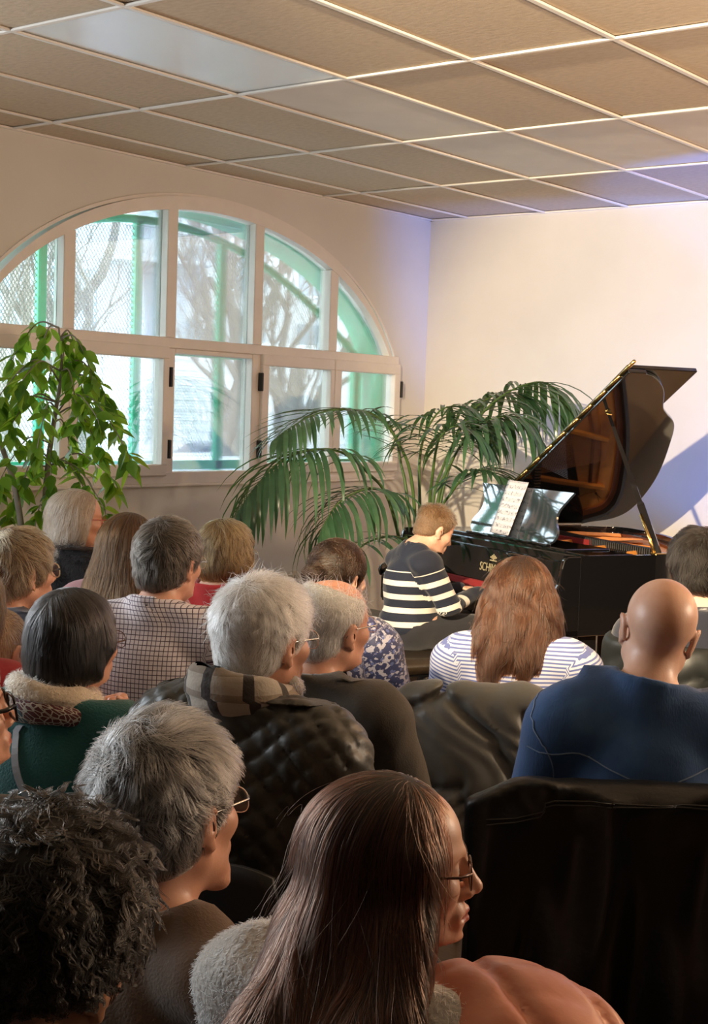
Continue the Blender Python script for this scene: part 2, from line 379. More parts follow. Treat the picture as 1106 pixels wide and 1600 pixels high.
def apartment(name, label, loc, rz, w_, h_, d_, floors, cols_, mat, balc):
    t = thing(name, label, 'building', loc, rz)
    MB().box((-w_ / 2, -d_ / 2, 0), (w_ / 2, d_ / 2, h_)).build('facade', mat, t)
    MB().box((-w_ / 2 - .2, -d_ / 2 - .2, h_), (w_ / 2 + .2, d_ / 2 + .2, h_ + .35), .05).build('roof_edge', mat, t)
    fh = h_ / floors; cw = w_ / cols_
    wm = MB().box((-.55, -.02, 0), (.55, .10, 1.5), .02).me('window', m_win); rm = MB().box((-.62, -.06, -.08), (.62, .10, 0), .01).me('window_sill', mat)
    sm = MB().box((-1.3, -1.0, -.12), (1.3, 0, 0), .02).me('balcony_slab', mat)
    rl = MB()
    for k in range(14): rl.box((-1.28 + k * .197 - .012, -.99, 0), (-1.28 + k * .197 + .012, -.965, .95))
    rl.box((-1.3, -1.0, .95), (1.3, -.955, 1.0)); rl = rl.me('balcony_railing', m_win)
    for f in range(floors):
        for c in range(cols_):
            x = -w_ / 2 + (c + .5) * cw; z = f * fh + .9
            wo = link('window', wm, t, (x, -d_ / 2 - .06, z)); link('window_sill', rm, wo)
            if balc and c % 2 == 1 and f > 0:
                so = link('balcony_slab', sm, t, (x, -d_ / 2, f * fh)); link('balcony_railing', rl, so)
    return t
apartment('street_apartment_block', 'grey apartment block with balconies seen through the left panes', (-27, 17.5, -.25), math.radians(62), 15, 19, 9, 7, 8, m_fac2, True)
apartment('street_apartment_block', 'pale apartment block with rows of small windows beyond the middle panes', (-30, 38, -.25), math.radians(52), 20, 15, 9, 6, 9, m_fac, False)

# long pale corrugated hoarding
h = thing('hoarding', 'long pale corrugated hoarding across the street', 'fence', (-13.2, 15.0, -.25), math.radians(58))
for k in range(9): MB().box((-9.2 + k * 2.05, -.02, .95), (-9.2 + k * 2.05 + 2.0, .03, 3.15), .01).build('fence_panel', m_metal_pale, h)
for k in range(10): MB().box((-9.26 + k * 2.05, .03, 0), (-9.17 + k * 2.05, .12, 3.2), .01).build('fence_post', m_fac2, h)
MB().box((-9.3, -.03, 0), (9.4, .03, .95), .01).build('base_wall', plain('painted_base_wall', (.42, .33, .30), .9, var=.5, nscale=1.3), h)
for k in range(11): MB().box((-9.2, -.035, 1.1 + k * .185), (9.2, -.018, 1.13 + k * .185)).build('rib', m_fac, h)

def tree(loc, height, seed, label, lean=0.0):
    rnd = random.Random(seed); t = thing('bare_tree', label, 'tree', loc)
    tr = MB(); br = MB()
    def limb(p, d, L, r, lev, mb):
        pts = [p]; rr = [r]
        n = 5
        for k in range(n):
            d = (d + Vector((rnd.uniform(-.22, .22), rnd.uniform(-.22, .22), rnd.uniform(-.05, .16)))).normalized(); p = p + d * L / n; pts.append(p); rr.append(r * (1 - .55 * (k + 1) / n))
        mb.tube([tuple(q) for q in pts], rr, 6 if lev < 2 else 4)
        if lev < 4:
            for k in range(rnd.randint(4, 5) if lev < 3 else 4):
                q = pts[rnd.randint(2, n)]; nd = (d + Vector((rnd.uniform(-1, 1), rnd.uniform(-1, 1), rnd.uniform(-.1, .7))) * .8).normalized()
                limb(q, nd, L * rnd.uniform(.55, .75), max(.006, r * .42), lev + 1, br)
    limb(Vector((0, 0, 0)), Vector((lean, lean, 1)).normalized(), height * .45, .17, 0, tr)
    tr.build('trunk', m_bark, t, True); b = br.build('branches', m_bark, t); b['kind'] = 'stuff'
for q_, hh, sd, lab in (((468, 700, 12.5), 5.4, 3, 'bare street tree outside the third upper pane'), ((318, 700, 15.5), 6.4, 5, 'bare street tree outside the middle pane'), ((150, 700, 17.0), 7.0, 9, 'bare street tree outside the second pane from the left'), ((30, 700, 15.0), 6.4, 12, 'bare street tree outside the leftmost pane')):
    g_ = at(*q_); tree((g_[0], g_[1], -.25), hh, sd, lab)

def car(loc, rz, mat, label):
    t = thing('parked_car', label, 'car', loc, rz)
    prof = [(-2.05, .35), (-2.05, .72), (-1.9, .86), (-1.35, .92), (-.75, 1.38), (.55, 1.42), (1.25, .98), (1.95, .86), (2.1, .68), (2.1, .35)]
    V = []; K = len(prof)
    for s_ in (-1, 1):
        V += [(x, s_ * (.84 if z < 1 else .64), z) for x, z in prof]
    Fc = [tuple(range(K)), tuple(range(K, 2 * K))[::-1]] + [(k, K + k, K + (k + 1) % K, (k + 1) % K) for k in range(K)]
    b = MB().add(V, Fc).build('car_body', mat, t)
    bv = b.modifiers.new('bevel', 'BEVEL'); bv.width = .06; bv.segments = 2
    for s_ in (-1, 1): MB().add([(-1.2, s_ * .80, .97), (1.05, s_ * .80, 1.0), (.5, s_ * .69, 1.34), (-.7, s_ * .69, 1.31)], [(0, 1, 2, 3)]).build('side_window', m_win, t)
    for x in (-1.3, 1.3):
        for s_ in (-1, 1):
            MB().lathe([(.30, -.09), (.33, -.06), (.33, .06), (.30, .09)], 18).build('wheel', m_black, t, True, (x, s_ * .80, .33), (math.pi / 2, 0, 0))
car((-5.2, 8.1, -.25), math.radians(60), plain('white_car_paint', (.72, .74, .76), .2), 'white parked car just outside the middle pane')
car((-8.6, 12.4, -.25), math.radians(58), plain('dark_car_paint', (.05, .06, .08), .2), 'dark parked car before the hoarding')
car((-8.6, 3.0, -.25), math.radians(60), plain('blue_car_paint', (.08, .16, .35), .2), 'blue parked car seen low in the left panes')

# ------------------------------------------------------------------ grand piano
def lacquer(name, col, rough=.06):
    t = NT(name); t.set(Base_Color=(*col, 1), Roughness=rough, Specular_IOR_Level=.6, Coat_Weight=.6, Coat_Roughness=.03); return t.m
m_lac = lacquer('black_lacquer', (.006, .006, .007))
m_brass = plain('polished_brass', (.80, .56, .20), .22, 1.0, var=.05)
m_plate = plain('gold_plate_lacquer', (.75, .30, .06), .35, .35, var=.08, nscale=20, bump=.1, bscale=90)
m_board = NT('spruce_soundboard'); _a = m_board.noise(18, 5, m_board.coord('Object', (14, 1, 1)))
m_board.set(Base_Color=m_board.ramp(_a, [(.3, (.55, .22, .05)), (.7, (.72, .34, .10))]), Roughness=.35, Coat_Weight=.3); m_board = m_board.m
m_mahog = plain('mahogany_veneer', (.16, .045, .02), .3, var=.25, nscale=12)
m_ivory = plain('white_key_top', (.80, .78, .73), .22, var=.02); m_ebony = plain('black_key_top', (.010, .010, .010), .3)
m_steel = plain('bright_steel', (.62, .60, .57), .28, 1.0, var=.05); m_copper = plain('copper_wound_string', (.55, .26, .12), .35, 1.0)
m_felt = plain('red_felt', (.30, .02, .02), .95); m_damp = plain('damper_black', (.012, .012, .012), .35)
PIA = thing('grand_piano', 'black lacquered grand piano with open lid in front of the back wall', 'piano', (1.329, 2.573, .10), -.446)
PW, PL, ZR, Z0 = 1.48, 1.495, .983, .645
def curve(pts, n=10):
    """Catmull-Rom through the points"""
    P = [np.array(p, float) for p in pts]; P = [2 * P[0] - P[1]] + P + [2 * P[-1] - P[-2]]; out = []
    for i in range(1, len(P) - 2):
        for k in range(n):
            t = k / n; a, b, c, d = P[i - 1:i + 3]
            out.append(.5 * ((2 * b) + (c - a) * t + (2 * a - 5 * b + 4 * c - d) * t * t + (3 * b - a - 3 * c + d) * t ** 3))
    out.append(P[-2]); return out
bent = curve([(PW, .62), (PW - .01, .70), (PW - .05, .79), (PW - .14, .89), (PW - .28, .985), (PW - .34, 1.05), (PW - .44, 1.165), (PW - .66, 1.285), (PW - .90, 1.395), (PW - 1.11, 1.462), (.16, 1.492), (.05, 1.44), (0, 1.30)], 7)
rim_path = [np.array((PW, .14)), np.array((PW, .35))] + bent + [np.array((0, .35)), np.array((0, .14))]
def offs(path, d):
    P = np.array(path); T = np.gradient(P, axis=0); T /= np.linalg.norm(T, axis=1)[:, None]; return P + np.c_[-T[:, 1], T[:, 0]] * d
def wall_band(path, d, z0, z1):
    a = np.array(path); b = offs(path, d); n = len(a); V = []
    for p, q in zip(a, b): V += [(p[0], p[1], z0), (p[0], p[1], z1), (q[0], q[1], z1), (q[0], q[1], z0)]
    Fc = [(4 * i + k, 4 * i + 4 + k, 4 * i + 4 + (k + 1) % 4, 4 * i + (k + 1) % 4) for i in range(n - 1) for k in range(4)] + [(0, 1, 2, 3), tuple(4 * n - 4 + k for k in (3, 2, 1, 0))]
    return V, Fc
def fixn(o):
    bm = bmesh.new(); bm.from_mesh(o.data); bmesh.ops.recalc_face_normals(bm, faces=bm.faces); bm.to_mesh(o.data); bm.free(); return o
V, Fc = wall_band(rim_path, .022, Z0, ZR); autosmooth(fixn(MB().add(V, Fc).build('rim', m_lac, PIA)))
V, Fc = wall_band(offs(rim_path, .0225)[2:-2], .035, Z0 + .05, ZR - .035); autosmooth(fixn(MB().add(V, Fc).build('inner_rim', m_mahog, PIA)))
V, Fc = wall_band(offs(rim_path, -.004), .004, Z0 - .012, Z0 + .012); autosmooth(fixn(MB().add(V, Fc).build('base_moulding', m_lac, PIA)))
inner = [tuple(p) for p in offs(rim_path, .055)[1:-1]]
MB().prism([tuple(p) for p in offs(rim_path, .005)], Z0, Z0 + .06).build('case_bottom', m_lac, PIA)
MB().prism([p for p in inner if p[1] > .52] , .868, .876).build('soundboard', m_board, PIA)
# cast plate: border, struts
pl = MB(); V, Fc = wall_band(offs(rim_path, .05)[2:-2], .10, .868, .888); pl.add(V, Fc)
pl.box((.06, .50, .868), (PW - .06, .74, .892), .006)
for x0, x1, y1 in ((.30, .20, 1.38), (.62, .50, 1.30), (.92, .88, 1.08), (1.18, 1.16, .92)):
    pl.tube([(x0, .70, .905), ((x0 + x1) / 2, (.7 + y1) / 2, .915), (x1, y1, .895)], .018, 6)
autosmooth(fixn(pl.build('cast_plate', m_plate, PIA)))
br = MB(); br.tube([(.20, 1.30, .872), (.5, 1.22, .872), (.85, 1.03, .872), (1.12, .86, .872), (1.34, .76, .872)], .014, 6); br.build('bridge', m_mahog, PIA, True)
st = MB(); sc_ = MB()
for k in range(150):
    t = k / 149; x = .12 + t * 1.28
    if k < 40: sc_.tube([(x + .12, .66, .912), (x + .26 - .2 * t, 1.33 - .2 * t, .905)], .0016, 3, False)
    else: st.tube([(x - .03, .66, .905), (x - .26 * (1 - t) - .02, min(1.25, .76 + .55 * (1 - t) ** 1.3), .890)], .0010, 3, False)
tag(st.build('steel_strings', m_steel, PIA), kind='stuff'); tag(sc_.build('wound_strings', m_copper, PIA), kind='stuff')
pn = MB()
for k in range(70):
    for r in range(3): pn.box((.12 + k * .018 - .003, .535 + r * .04 + (k % 2) * .012, .89), (.12 + k * .018 + .003, .541 + r * .04 + (k % 2) * .012, .918))
tag(pn.build('tuning_pins', m_steel, PIA), kind='stuff')
dm = MB()
for k in range(66):
    x = .14 + k * .0175; y = .76 + .16 * (1 - k / 66) ** 2; dm.box((x - .0055, y - .02, .912), (x + .0055, y + .025, .945), .002); dm.box((x - .0055, y - .02, .903), (x + .0055, y + .025, .912))
tag(dm.build('dampers', m_damp, PIA), kind='stuff')
MB().box((.05, .775, .90), (1.30, .785, .935)).build('felt_strip', m_felt, PIA)
for o in PIA.children:
    if o.name.split('.')[0] in ('soundboard', 'cast_plate', 'bridge', 'steel_strings', 'wound_strings', 'tuning_pins', 'dampers', 'felt_strip'): o.location.z += .046
# lid (hinged on the bass side, leaning up to the treble side) with the front flap folded back on it
LA, UL, FL = .569, .60, .405
Mh = Matrix.Translation((0, 0, ZR + .012)) @ Matrix.Rotation(-LA, 4, 'Y')
lid_out = [(-.004, UL), (PW + .012, UL), (PW + .012, .70)] + [tuple(p + np.array((.012, .008))) for p in bent[7:]] + [(-.004, 1.28)]
ld = MB().prism(lid_out, 0, .022, Mh).build('lid', m_lac, PIA); bvl = ld.modifiers.new('bevel', 'BEVEL'); bvl.width = .004; bvl.segments = 2; bvl.limit_method = 'ANGLE'
fl = MB().prism([(-.004, UL + .004), (PW + .012, UL + .004), (PW + .012, UL + FL), (-.004, UL + FL)], .024, .046, Mh).build('lid_flap', m_lac, PIA); bvl = fl.modifiers.new('bevel', 'BEVEL'); bvl.width = .004; bvl.segments = 2
hb = MB()
for k in range(12): hb.tube([tuple(Mh @ Vector((.06 + k * .125, UL - .004, .023))), tuple(Mh @ Vector((.06 + k * .125 + .118, UL - .004, .023)))], .009, 6)
hb.build('flap_hinge', m_brass, PIA, True)  # hinge thickened so its brass imitates the gold highlight along the lid edge
MB().tube([(-.006, UL + .02, ZR + .004), (-.006, 1.27, ZR + .004)], .006, 6).build('lid_hinge', m_steel, PIA)
MB().box((0, -.028, 0), (.004, .028, .05)).build('lid_catch', m_brass, PIA, loc=(.058, 1.22, ZR - .075))
MB().lathe([(.004, 0), (.004, .035), (.010, .037), (.010, .045)], 10).build('rim_rest', m_brass, PIA, True, (.09, 1.05, ZR - .062))
# prop: from the treble rim to the underside of the lid
pt0 = Vector((PW - .03, .675, ZR - .03)); pt1 = Mh @ Vector((PW - .33, .704, -.004))
pr = MB().tube([tuple(pt0), tuple(pt0.lerp(pt1, .36)), tuple(pt0.lerp(pt1, .38)), tuple(pt1)], [.022, .024, .017, .010], 4, True, up=(0, 1, 0)).build('lid_prop', m_lac, PIA)
d = (pt1 - pt0); MB().tube([tuple(pt0 + Vector((0, -.019, 0)) + d * .05), tuple(pt0 + Vector((0, -.019, 0)) + d * .30)], .009, 6).build('prop_fitting', m_brass, pr, True)
MB().box((PW - .06, .635, ZR - .05), (PW - .015, .715, ZR + .006), .004).build('prop_seat', m_brass, PIA)
MB().lathe([(.018, -.004), (.018, .0), (.012, .004)], 10).build('prop_cup', m_brass, PIA, True, tuple(pt1), (math.pi, LA, 0))
# keyboard
MB().box((.02, .03, Z0 - .02), (PW - .02, .50, .705), .004).build('key_bed', m_lac, PIA)
MB().box((.02, .0, Z0 - .03), (PW - .02, .030, .735), .006).build('key_slip', m_lac, PIA)
kw = (PW - .25) / 52; wk = MB().box((-kw / 2 + .0006, 0, 0), (kw / 2 - .0006, .15, .022), .0015).me('white_key', m_ivory)
bk = MB().add([(-.005, 0, 0), (.005, 0, 0), (.005, .095, 0), (-.005, .095, 0), (-.0042, .008, .013), (.0042, .008, .013), (.0042, .095, .013), (-.0042, .095, .013)], [(3, 2, 1, 0), (4, 5, 6, 7), (0, 1, 5, 4), (1, 2, 6, 5), (2, 3, 7, 6), (3, 0, 4, 7)]).me('black_key', m_ebony)
for k in range(52):
    x = .125 + (k + .5) * kw; link('white_key', wk, PIA, (x, .036, .716))
    if k < 51 and (k % 7) in (0, 2, 3, 5, 6): link('black_key', bk, PIA, (x + kw / 2, .09, .738))
for x0, x1 in ((.022, .123), (PW - .123, PW - .022)):
    kb = MB().prism([(.0, .66), (.21, .66), (.21, .80), (.16, .80), (.06, .785), (.015, .765), (.0, .74)][::-1], x0, x1, Matrix(((0, 0, 1, 0), (1, 0, 0, 0), (0, 1, 0, 0), (0, 0, 0, 1)))).build('key_block', m_lac, PIA)
    fixn(kb); b = kb.modifiers.new('bevel', 'BEVEL'); b.width = .008; b.segments = 3; b.limit_method = 'ANGLE'
arm = [(.02, .60), (.22, .60), (.22, ZR), (.15, ZR), (.13, ZR - .012), (.118, .93), (.105, .86), (.075, .815), (.03, .80), (.0, .785), (-.008, .76), (.0, .735), (.02, .725)]
for x0, x1 in ((-.004, .020), (PW - .020, PW + .004)):
    a = fixn(MB().prism(arm, x0, x1, Matrix(((0, 0, 1, 0), (1, 0, 0, 0), (0, 1, 0, 0), (0, 0, 0, 1)))).build('arm', m_lac, PIA)); b = a.modifiers.new('bevel', 'BEVEL'); b.width = .007; b.segments = 3; b.limit_method = 'ANGLE'
fall = MB().box((.024, -.009, 0), (PW - .024, .009, .165), .005).build('fallboard', m_lac, PIA, loc=(0, .232, .775), rot=(-.10, 0, 0))
MB().box((.024, .20, .735), (PW - .024, .225, .778), .003).build('name_felt', m_felt, PIA)
m_gold = plain('gold_leaf', (.85, .72, .42), .3, .6)
def lettering(txt, size, name, mat, parent, loc, rot=(0, 0, 0), extr=.0008):
    c = bpy.data.curves.new(name, 'FONT'); c.body = txt; c.size = size; c.align_x = 'CENTER'; c.align_y = 'CENTER'; c.extrude = extr
    tmp = bpy.data.objects.new(name, c); COL.objects.link(tmp); dg = bpy.context.evaluated_depsgraph_get(); me = bpy.data.meshes.new_from_object(tmp.evaluated_get(dg)); bpy.data.objects.remove(tmp); bpy.data.curves.remove(c)
    me.materials.clear(); me.materials.append(mat); return link(name, me, parent, loc, rot)
le = lettering('SCHIMMEL', .058, 'brand_lettering', m_gold, fall, (PW * .5, -.0102, .070), (math.pi / 2, 0, 0)); le.scale = (.85, 1, 1)
em = MB()
for k in range(5): em.box((PW * .5 + (k - 2) * .012 - .003, -.0112, .112 + abs(k - 2) * .004), (PW * .5 + (k - 2) * .012 + .003, -.0092, .140 - abs(k - 2) * .006))
em.box((PW * .5 - .03, -.0112, .106), (PW * .5 + .03, -.0092, .111)); em.build('crown_emblem', m_gold, fall)
MB().box((.024, .24, ZR - .045), (PW - .024, .275, ZR - .006), .005).build('front_rail', m_lac, PIA)
MB().box((.20, .27, ZR - .012), (PW - .20, .52, ZR + .010), .004).build('desk_shelf', m_lac, PIA)
MB().box((.022, .27, ZR - .03), (.20, .52, ZR + .002), .004).build('side_shelf', m_lac, PIA); MB().box((PW - .20, .27, ZR - .03), (PW - .022, .52, ZR + .002), .004).build('side_shelf', m_lac, PIA)
# music desk with ogee ends
DW, DH = .78, .262
right = curve([(DW / 2 - .06, 0), (DW / 2 - .02, .03), (DW / 2 - .015, .07), (DW / 2 - .055, .12), (DW / 2 - .06, .17), (DW / 2 - .02, .225), (DW / 2 + .01, DH)], 5)
do = [(-x, y) for x, y in right][::-1]; dout = [tuple(p) for p in right] + do
m_desk = lacquer('music_desk_lacquer', (.03, .04, .055), .05); m_desk.node_tree.nodes['Principled BSDF'].inputs['IOR'].default_value = 2.3; m_desk.node_tree.nodes['Principled BSDF'].inputs['Coat Weight'].default_value = 1.0
DM = Matrix.Translation((PW * .53, .285, ZR + .012)) @ Matrix.Rotation(math.radians(70), 4, 'X')
dk = MB().prism(dout, -.012, 0, DM).build('music_desk', m_desk, PIA)
MB().box((PW * .53 - .36, .262, ZR + .008), (PW * .53 + .36, .288, ZR + .02), .003).build('desk_ledge', m_lac, PIA)
# legs, lyre
for x, y in ((.12, .30), (PW - .12, .30), (.38, 1.22)):
    lg = MB().box((x - .055, y - .055, .14), (x + .055, y + .055, Z0 + .01), .012).box((x - .065, y - .065, Z0 - .10), (x + .065, y + .065, Z0 - .02), .01).build('leg', m_lac, PIA)
    MB().lathe([(.036, -.012), (.045, -.006), (.045, .006), (.036, .012)], 16).build('caster', m_brass, lg, True, (x, y, .048), (0, math.pi / 2, 0)); MB().box((x - .03, y - .03, .05), (x + .03, y + .03, .145), .01).build('caster_fork', m_brass, lg)
ly = MB().box((.62, .34, .14), (.66, .37, Z0)).box((.82, .34, .14), (.86, .37, Z0)).box((.60, .30, .09), (.88, .40, .15), .01).build('pedal_lyre', m_lac, PIA)
for x in (.68, .74, .80): MB().box((x - .012, .20, .10), (x + .012, .33, .115), .004).build('pedal', m_brass, ly)

# sheet of music leaning on the desk
m_paper = NT('printed_score'); _g = m_paper.coord('Object', (1, 1, 1)); _s = m_paper.n('SeparateXYZ', Vector=_g).outputs
_st = m_paper.math('FRACT', m_paper.math('MULTIPLY', _s[1], 30.0)); _ln = m_paper.math('LESS_THAN', m_paper.math('FRACT', m_paper.math('MULTIPLY', _st, 9.0)), .22)
_band = m_paper.math('MULTIPLY', m_paper.math('LESS_THAN', _st, .56), _ln)
_nt = m_paper.math('MULTIPLY', m_paper.math('GREATER_THAN', m_paper.noise(85, 1, _g), .60), m_paper.math('LESS_THAN', _st, .62))
m_paper.set(Base_Color=m_paper.mix(m_paper.math('MULTIPLY', m_paper.math('MAXIMUM', _band, _nt), .75), (.78, .76, .80), (.12, .12, .16)), Roughness=.8); m_paper = m_paper.m
pw_, ph_ = .20, .275; nx = 8; V = []; Fc = []
for j in range(7):
    for i in range(nx + 1):
        x = -pw_ / 2 + pw_ * i / nx; V.append((x, ph_ * j / 6, .004 + .012 * (i / nx) ** 3 + .006 * (1 - j / 6) * (i / nx)))
Fc = [(j * (nx + 1) + i, j * (nx + 1) + i + 1, (j + 1) * (nx + 1) + i + 1, (j + 1) * (nx + 1) + i) for j in range(6) for i in range(nx)]
PM = Matrix.Translation((1.329, 2.573, .10)) @ Matrix.Rotation(-.446, 4, 'Z')
for dx, rz_, lab in ((-.07, -.03, 'printed sheet of music leaning on the glossy music desk'),):
    o = link('sheet_music', mesh('sheet_music', V, Fc, m_paper, True)); tag(o, lab, 'sheet music')
    o.matrix_world = PM @ DM @ Matrix.Translation((dx, .012, .004)) @ Matrix.Rotation(rz_, 4, 'Z')
    s_ = o.modifiers.new('thick', 'SOLIDIFY'); s_.thickness = .0012

# piano bench (the boy's) and the second bench by the wall
m_leather = plain('black_bench_leather', (.030, .022, .014), .32, var=.2, nscale=40, bump=.15, bscale=150)
def bench(loc, rz, label, zs=.50, w_=.56, d_=.34):
    t = thing('piano_bench', label, 'bench', (loc[0], loc[1], .10), rz, 'piano benches')
    s_ = MB().box((-w_ / 2, -d_ / 2, zs - .075), (w_ / 2, d_ / 2, zs), .028).build('seat', m_leather, t); b = s_.modifiers.new('b', 'BEVEL'); b.width = .012; b.segments = 3; autosmooth(s_, 50)
    MB().box((-w_ / 2 + .03, -d_ / 2 + .03, zs - .135), (w_ / 2 - .03, d_ / 2 - .03, zs - .076), .006).build('apron', m_lac, t)
    for sx in (-1, 1):
        for sy in (-1, 1): MB().box((sx * (w_ / 2 - .07) - .022, sy * (d_ / 2 - .07) - .022, 0), (sx * (w_ / 2 - .07) + .022, sy * (d_ / 2 - .07) + .022, zs - .13), .006).build('leg', m_lac, t)
        MB().lathe([(.022, 0), (.026, .004), (.026, .022), (.022, .026)], 12).build('height_knob', m_lac, t, True, (sx * (w_ / 2 - .028), 0, zs - .105), (0, sx * math.pi / 2, 0))
    return t

# ------------------------------------------------------------------ figures: one smooth surface grown from a distance field
def axis(lo, hi, step, fines=()):
    out = [lo]
    while out[-1] < hi:
        s = step
        for a, b, f in fines:
            if a - s * .5 <= out[-1] < b: s = min(s, f)
        out.append(out[-1] + s)
    return np.array(out, np.float32)
class SDF:
    FAR = .09
    def __init__(s, ax, ay, az):
        s.ax = (ax, ay, az); s.D = np.full((len(ax), len(ay), len(az)), s.FAR, np.float32)
    def region(s, lo, hi, m):
        sl = []
        for a, l, h in zip(s.ax, lo, hi):
            i = int(np.searchsorted(a, l - m)); j = int(np.searchsorted(a, h + m)); sl.append(slice(i, max(j, i)))
        X = s.ax[0][sl[0]][:, None, None]; Y = s.ax[1][sl[1]][None, :, None]; Z = s.ax[2][sl[2]][None, None, :]
        return tuple(sl), X, Y, Z
    def apply(s, fn, lo, hi, k=.01, cut=False, m=.045):
        sl, X, Y, Z = s.region(lo, hi, max(m, k * 1.5))
        if 0 in [q.stop - q.start for q in sl]: return s
        d = fn(X, Y, Z).astype(np.float32); a = s.D[sl]
        if not cut:
            h = np.clip(.5 + .5 * (a - d) / k, 0, 1); s.D[sl] = a + (d - a) * h - k * h * (1 - h)
        else:
            d = -d; h = np.clip(.5 - .5 * (a - d) / k, 0, 1); s.D[sl] = a + (d - a) * h + k * h * (1 - h)
        return s
    def cap(s, a, b, ra, rb=None, k=.01, mir=False, cut=False, sq=None):
        rb = ra if rb is None else rb
        for sg in ((1, -1) if mir else (1,)):
            A = np.array(a, float) * (sg, 1, 1); B = np.array(b, float) * (sg, 1, 1); AB = B - A; L2 = AB @ AB + 1e-12; r = max(ra, rb)
            def fn(X, Y, Z):
                px, py, pz = X - A[0], Y - A[1], Z - A[2]
                t = np.clip((px * AB[0] + py * AB[1] + pz * AB[2]) / L2, 0, 1)
                return np.sqrt((px - t * AB[0]) ** 2 + (py - t * AB[1]) ** 2 + (pz - t * AB[2]) ** 2) - (ra + (rb - ra) * t)
            s.apply(fn, np.minimum(A, B) - r, np.maximum(A, B) + r, k, cut)
        return s
    def ell(s, c, r, k=.01, mir=False, cut=False, rot=None):
        for sg in ((1, -1) if mir else (1,)):
            c_ = np.array(c, float) * (sg, 1, 1); R = None
            if rot is not None:
                R = np.array(Matrix.Rotation(rot[2] * sg, 3, 'Z') @ Matrix.Rotation(rot[1] * sg, 3, 'Y') @ Matrix.Rotation(rot[0], 3, 'X')).T
            def fn(X, Y, Z):
                px, py, pz = X - c_[0], Y - c_[1], Z - c_[2]
                if R is not None: px, py, pz = (R[i, 0] * px + R[i, 1] * py + R[i, 2] * pz for i in range(3))
                k0 = np.sqrt((px / r[0]) ** 2 + (py / r[1]) ** 2 + (pz / r[2]) ** 2); k1 = np.sqrt((px / r[0] ** 2) ** 2 + (py / r[1] ** 2) ** 2 + (pz / r[2] ** 2) ** 2) + 1e-9
                return k0 * (k0 - 1) / k1
            q = np.array(r) if rot is None else np.full(3, max(r)); s.apply(fn, c_ - q, c_ + q, k, cut)
        return s
    def plane(s, p, n, k=.01):
        """removes everything on the side the normal points to"""
        n = np.array(n, float); n /= np.linalg.norm(n)
        fn = lambda X, Y, Z: -((X - p[0]) * n[0] + (Y - p[1]) * n[1] + (Z - p[2]) * n[2])
        return s.apply(fn, [a[0] for a in s.ax], [a[-1] for a in s.ax], k, True)
    def field(s, fn):
        X = s.ax[0][:, None, None]; Y = s.ax[1][None, :, None]; Z = s.ax[2][None, None, :]
        s.D = (s.D + fn(X, Y, Z)).astype(np.float32); return s
    def smooth(s, n=1):
        for _ in range(n):
            for a in range(3): 
                D = s.D; P = np.concatenate([np.take(D, [0], a), D, np.take(D, [-1], a)], a)
                s.D = .5 * D + .25 * (np.take(P, range(D.shape[a]), a) + np.take(P, range(2, D.shape[a] + 2), a))
        return s
    def mesh(s):
        """surface nets: vertices and quads"""
        D = s.D; S = D < 0; n = D.shape
        c = S[:-1, :-1, :-1].astype(np.int8)
        for o in ((1,0,0),(0,1,0),(0,0,1),(1,1,0),(1,0,1),(0,1,1),(1,1,1)): c = c + S[o[0]:n[0]-1+o[0], o[1]:n[1]-1+o[1], o[2]:n[2]-1+o[2]]
        m = (c > 0) & (c < 8); cells = np.argwhere(m); idx = np.full(m.shape, -1, np.int32); idx[m] = np.arange(len(cells))
        acc = np.zeros((len(cells), 3)); cnt = np.zeros(len(cells))
        for a in range(3):
            for p in (0, 1):
                for q in (0, 1):
                    o0 = [p, q]; o0.insert(a, 0); o1 = list(o0); o1[a] = 1
                    d0 = D[cells[:, 0] + o0[0], cells[:, 1] + o0[1], cells[:, 2] + o0[2]]; d1 = D[cells[:, 0] + o1[0], cells[:, 1] + o1[1], cells[:, 2] + o1[2]]
                    x = (d0 < 0) != (d1 < 0); t = np.where(x, d0 / np.where(x, d0 - d1, 1), 0); P = np.array(o0, float) + t[:, None] * (np.array(o1) - np.array(o0))
                    acc += P * x[:, None]; cnt += x
        P = cells + acc / cnt[:, None]
        V = np.stack([np.interp(P[:, a], np.arange(n[a]), s.ax[a]) for a in range(3)], 1)
        Q = []
        for a in range(3):
            A = np.moveaxis(S, a, 0); I = np.moveaxis(idx, a, 0)
            x = A[:-1, 1:-1, 1:-1] != A[1:, 1:-1, 1:-1]; e = np.argwhere(x); i, j, k = e[:, 0], e[:, 1] + 1, e[:, 2] + 1
            q = np.stack([I[i, j - 1, k - 1], I[i, j, k - 1], I[i, j, k], I[i, j - 1, k]], 1); ins = A[i, j, k]
            f = ins if a != 1 else ~ins; Q.append(np.where(f[:, None], q, q[:, ::-1]))
        Q = np.concatenate(Q); return V, Q[(Q >= 0).all(1)]
    def sample(s, P):
        """distance and outward direction at points"""
        u = [np.clip(np.interp(P[:, a], s.ax[a], np.arange(len(s.ax[a]))), 0, len(s.ax[a]) - 1.001) for a in range(3)]
        i = [q.astype(int) for q in u]; f = [q - w_ for q, w_ in zip(u, i)]; D = s.D; c = {}
        for o in np.ndindex(2, 2, 2): c[o] = D[i[0] + o[0], i[1] + o[1], i[2] + o[2]]
        def tri(fx, fy, fz): 
            a = [[c[0, y, z] * (1 - fx) + c[1, y, z] * fx for z in (0, 1)] for y in (0, 1)]; b = [a[0][z] * (1 - fy) + a[1][z] * fy for z in (0, 1)]; return b[0] * (1 - fz) + b[1] * fz
        v = tri(*f); one = np.ones_like(v); h = [s.ax[a][np.minimum(i[a] + 1, len(s.ax[a]) - 1)] - s.ax[a][i[a]] + 1e-9 for a in range(3)]
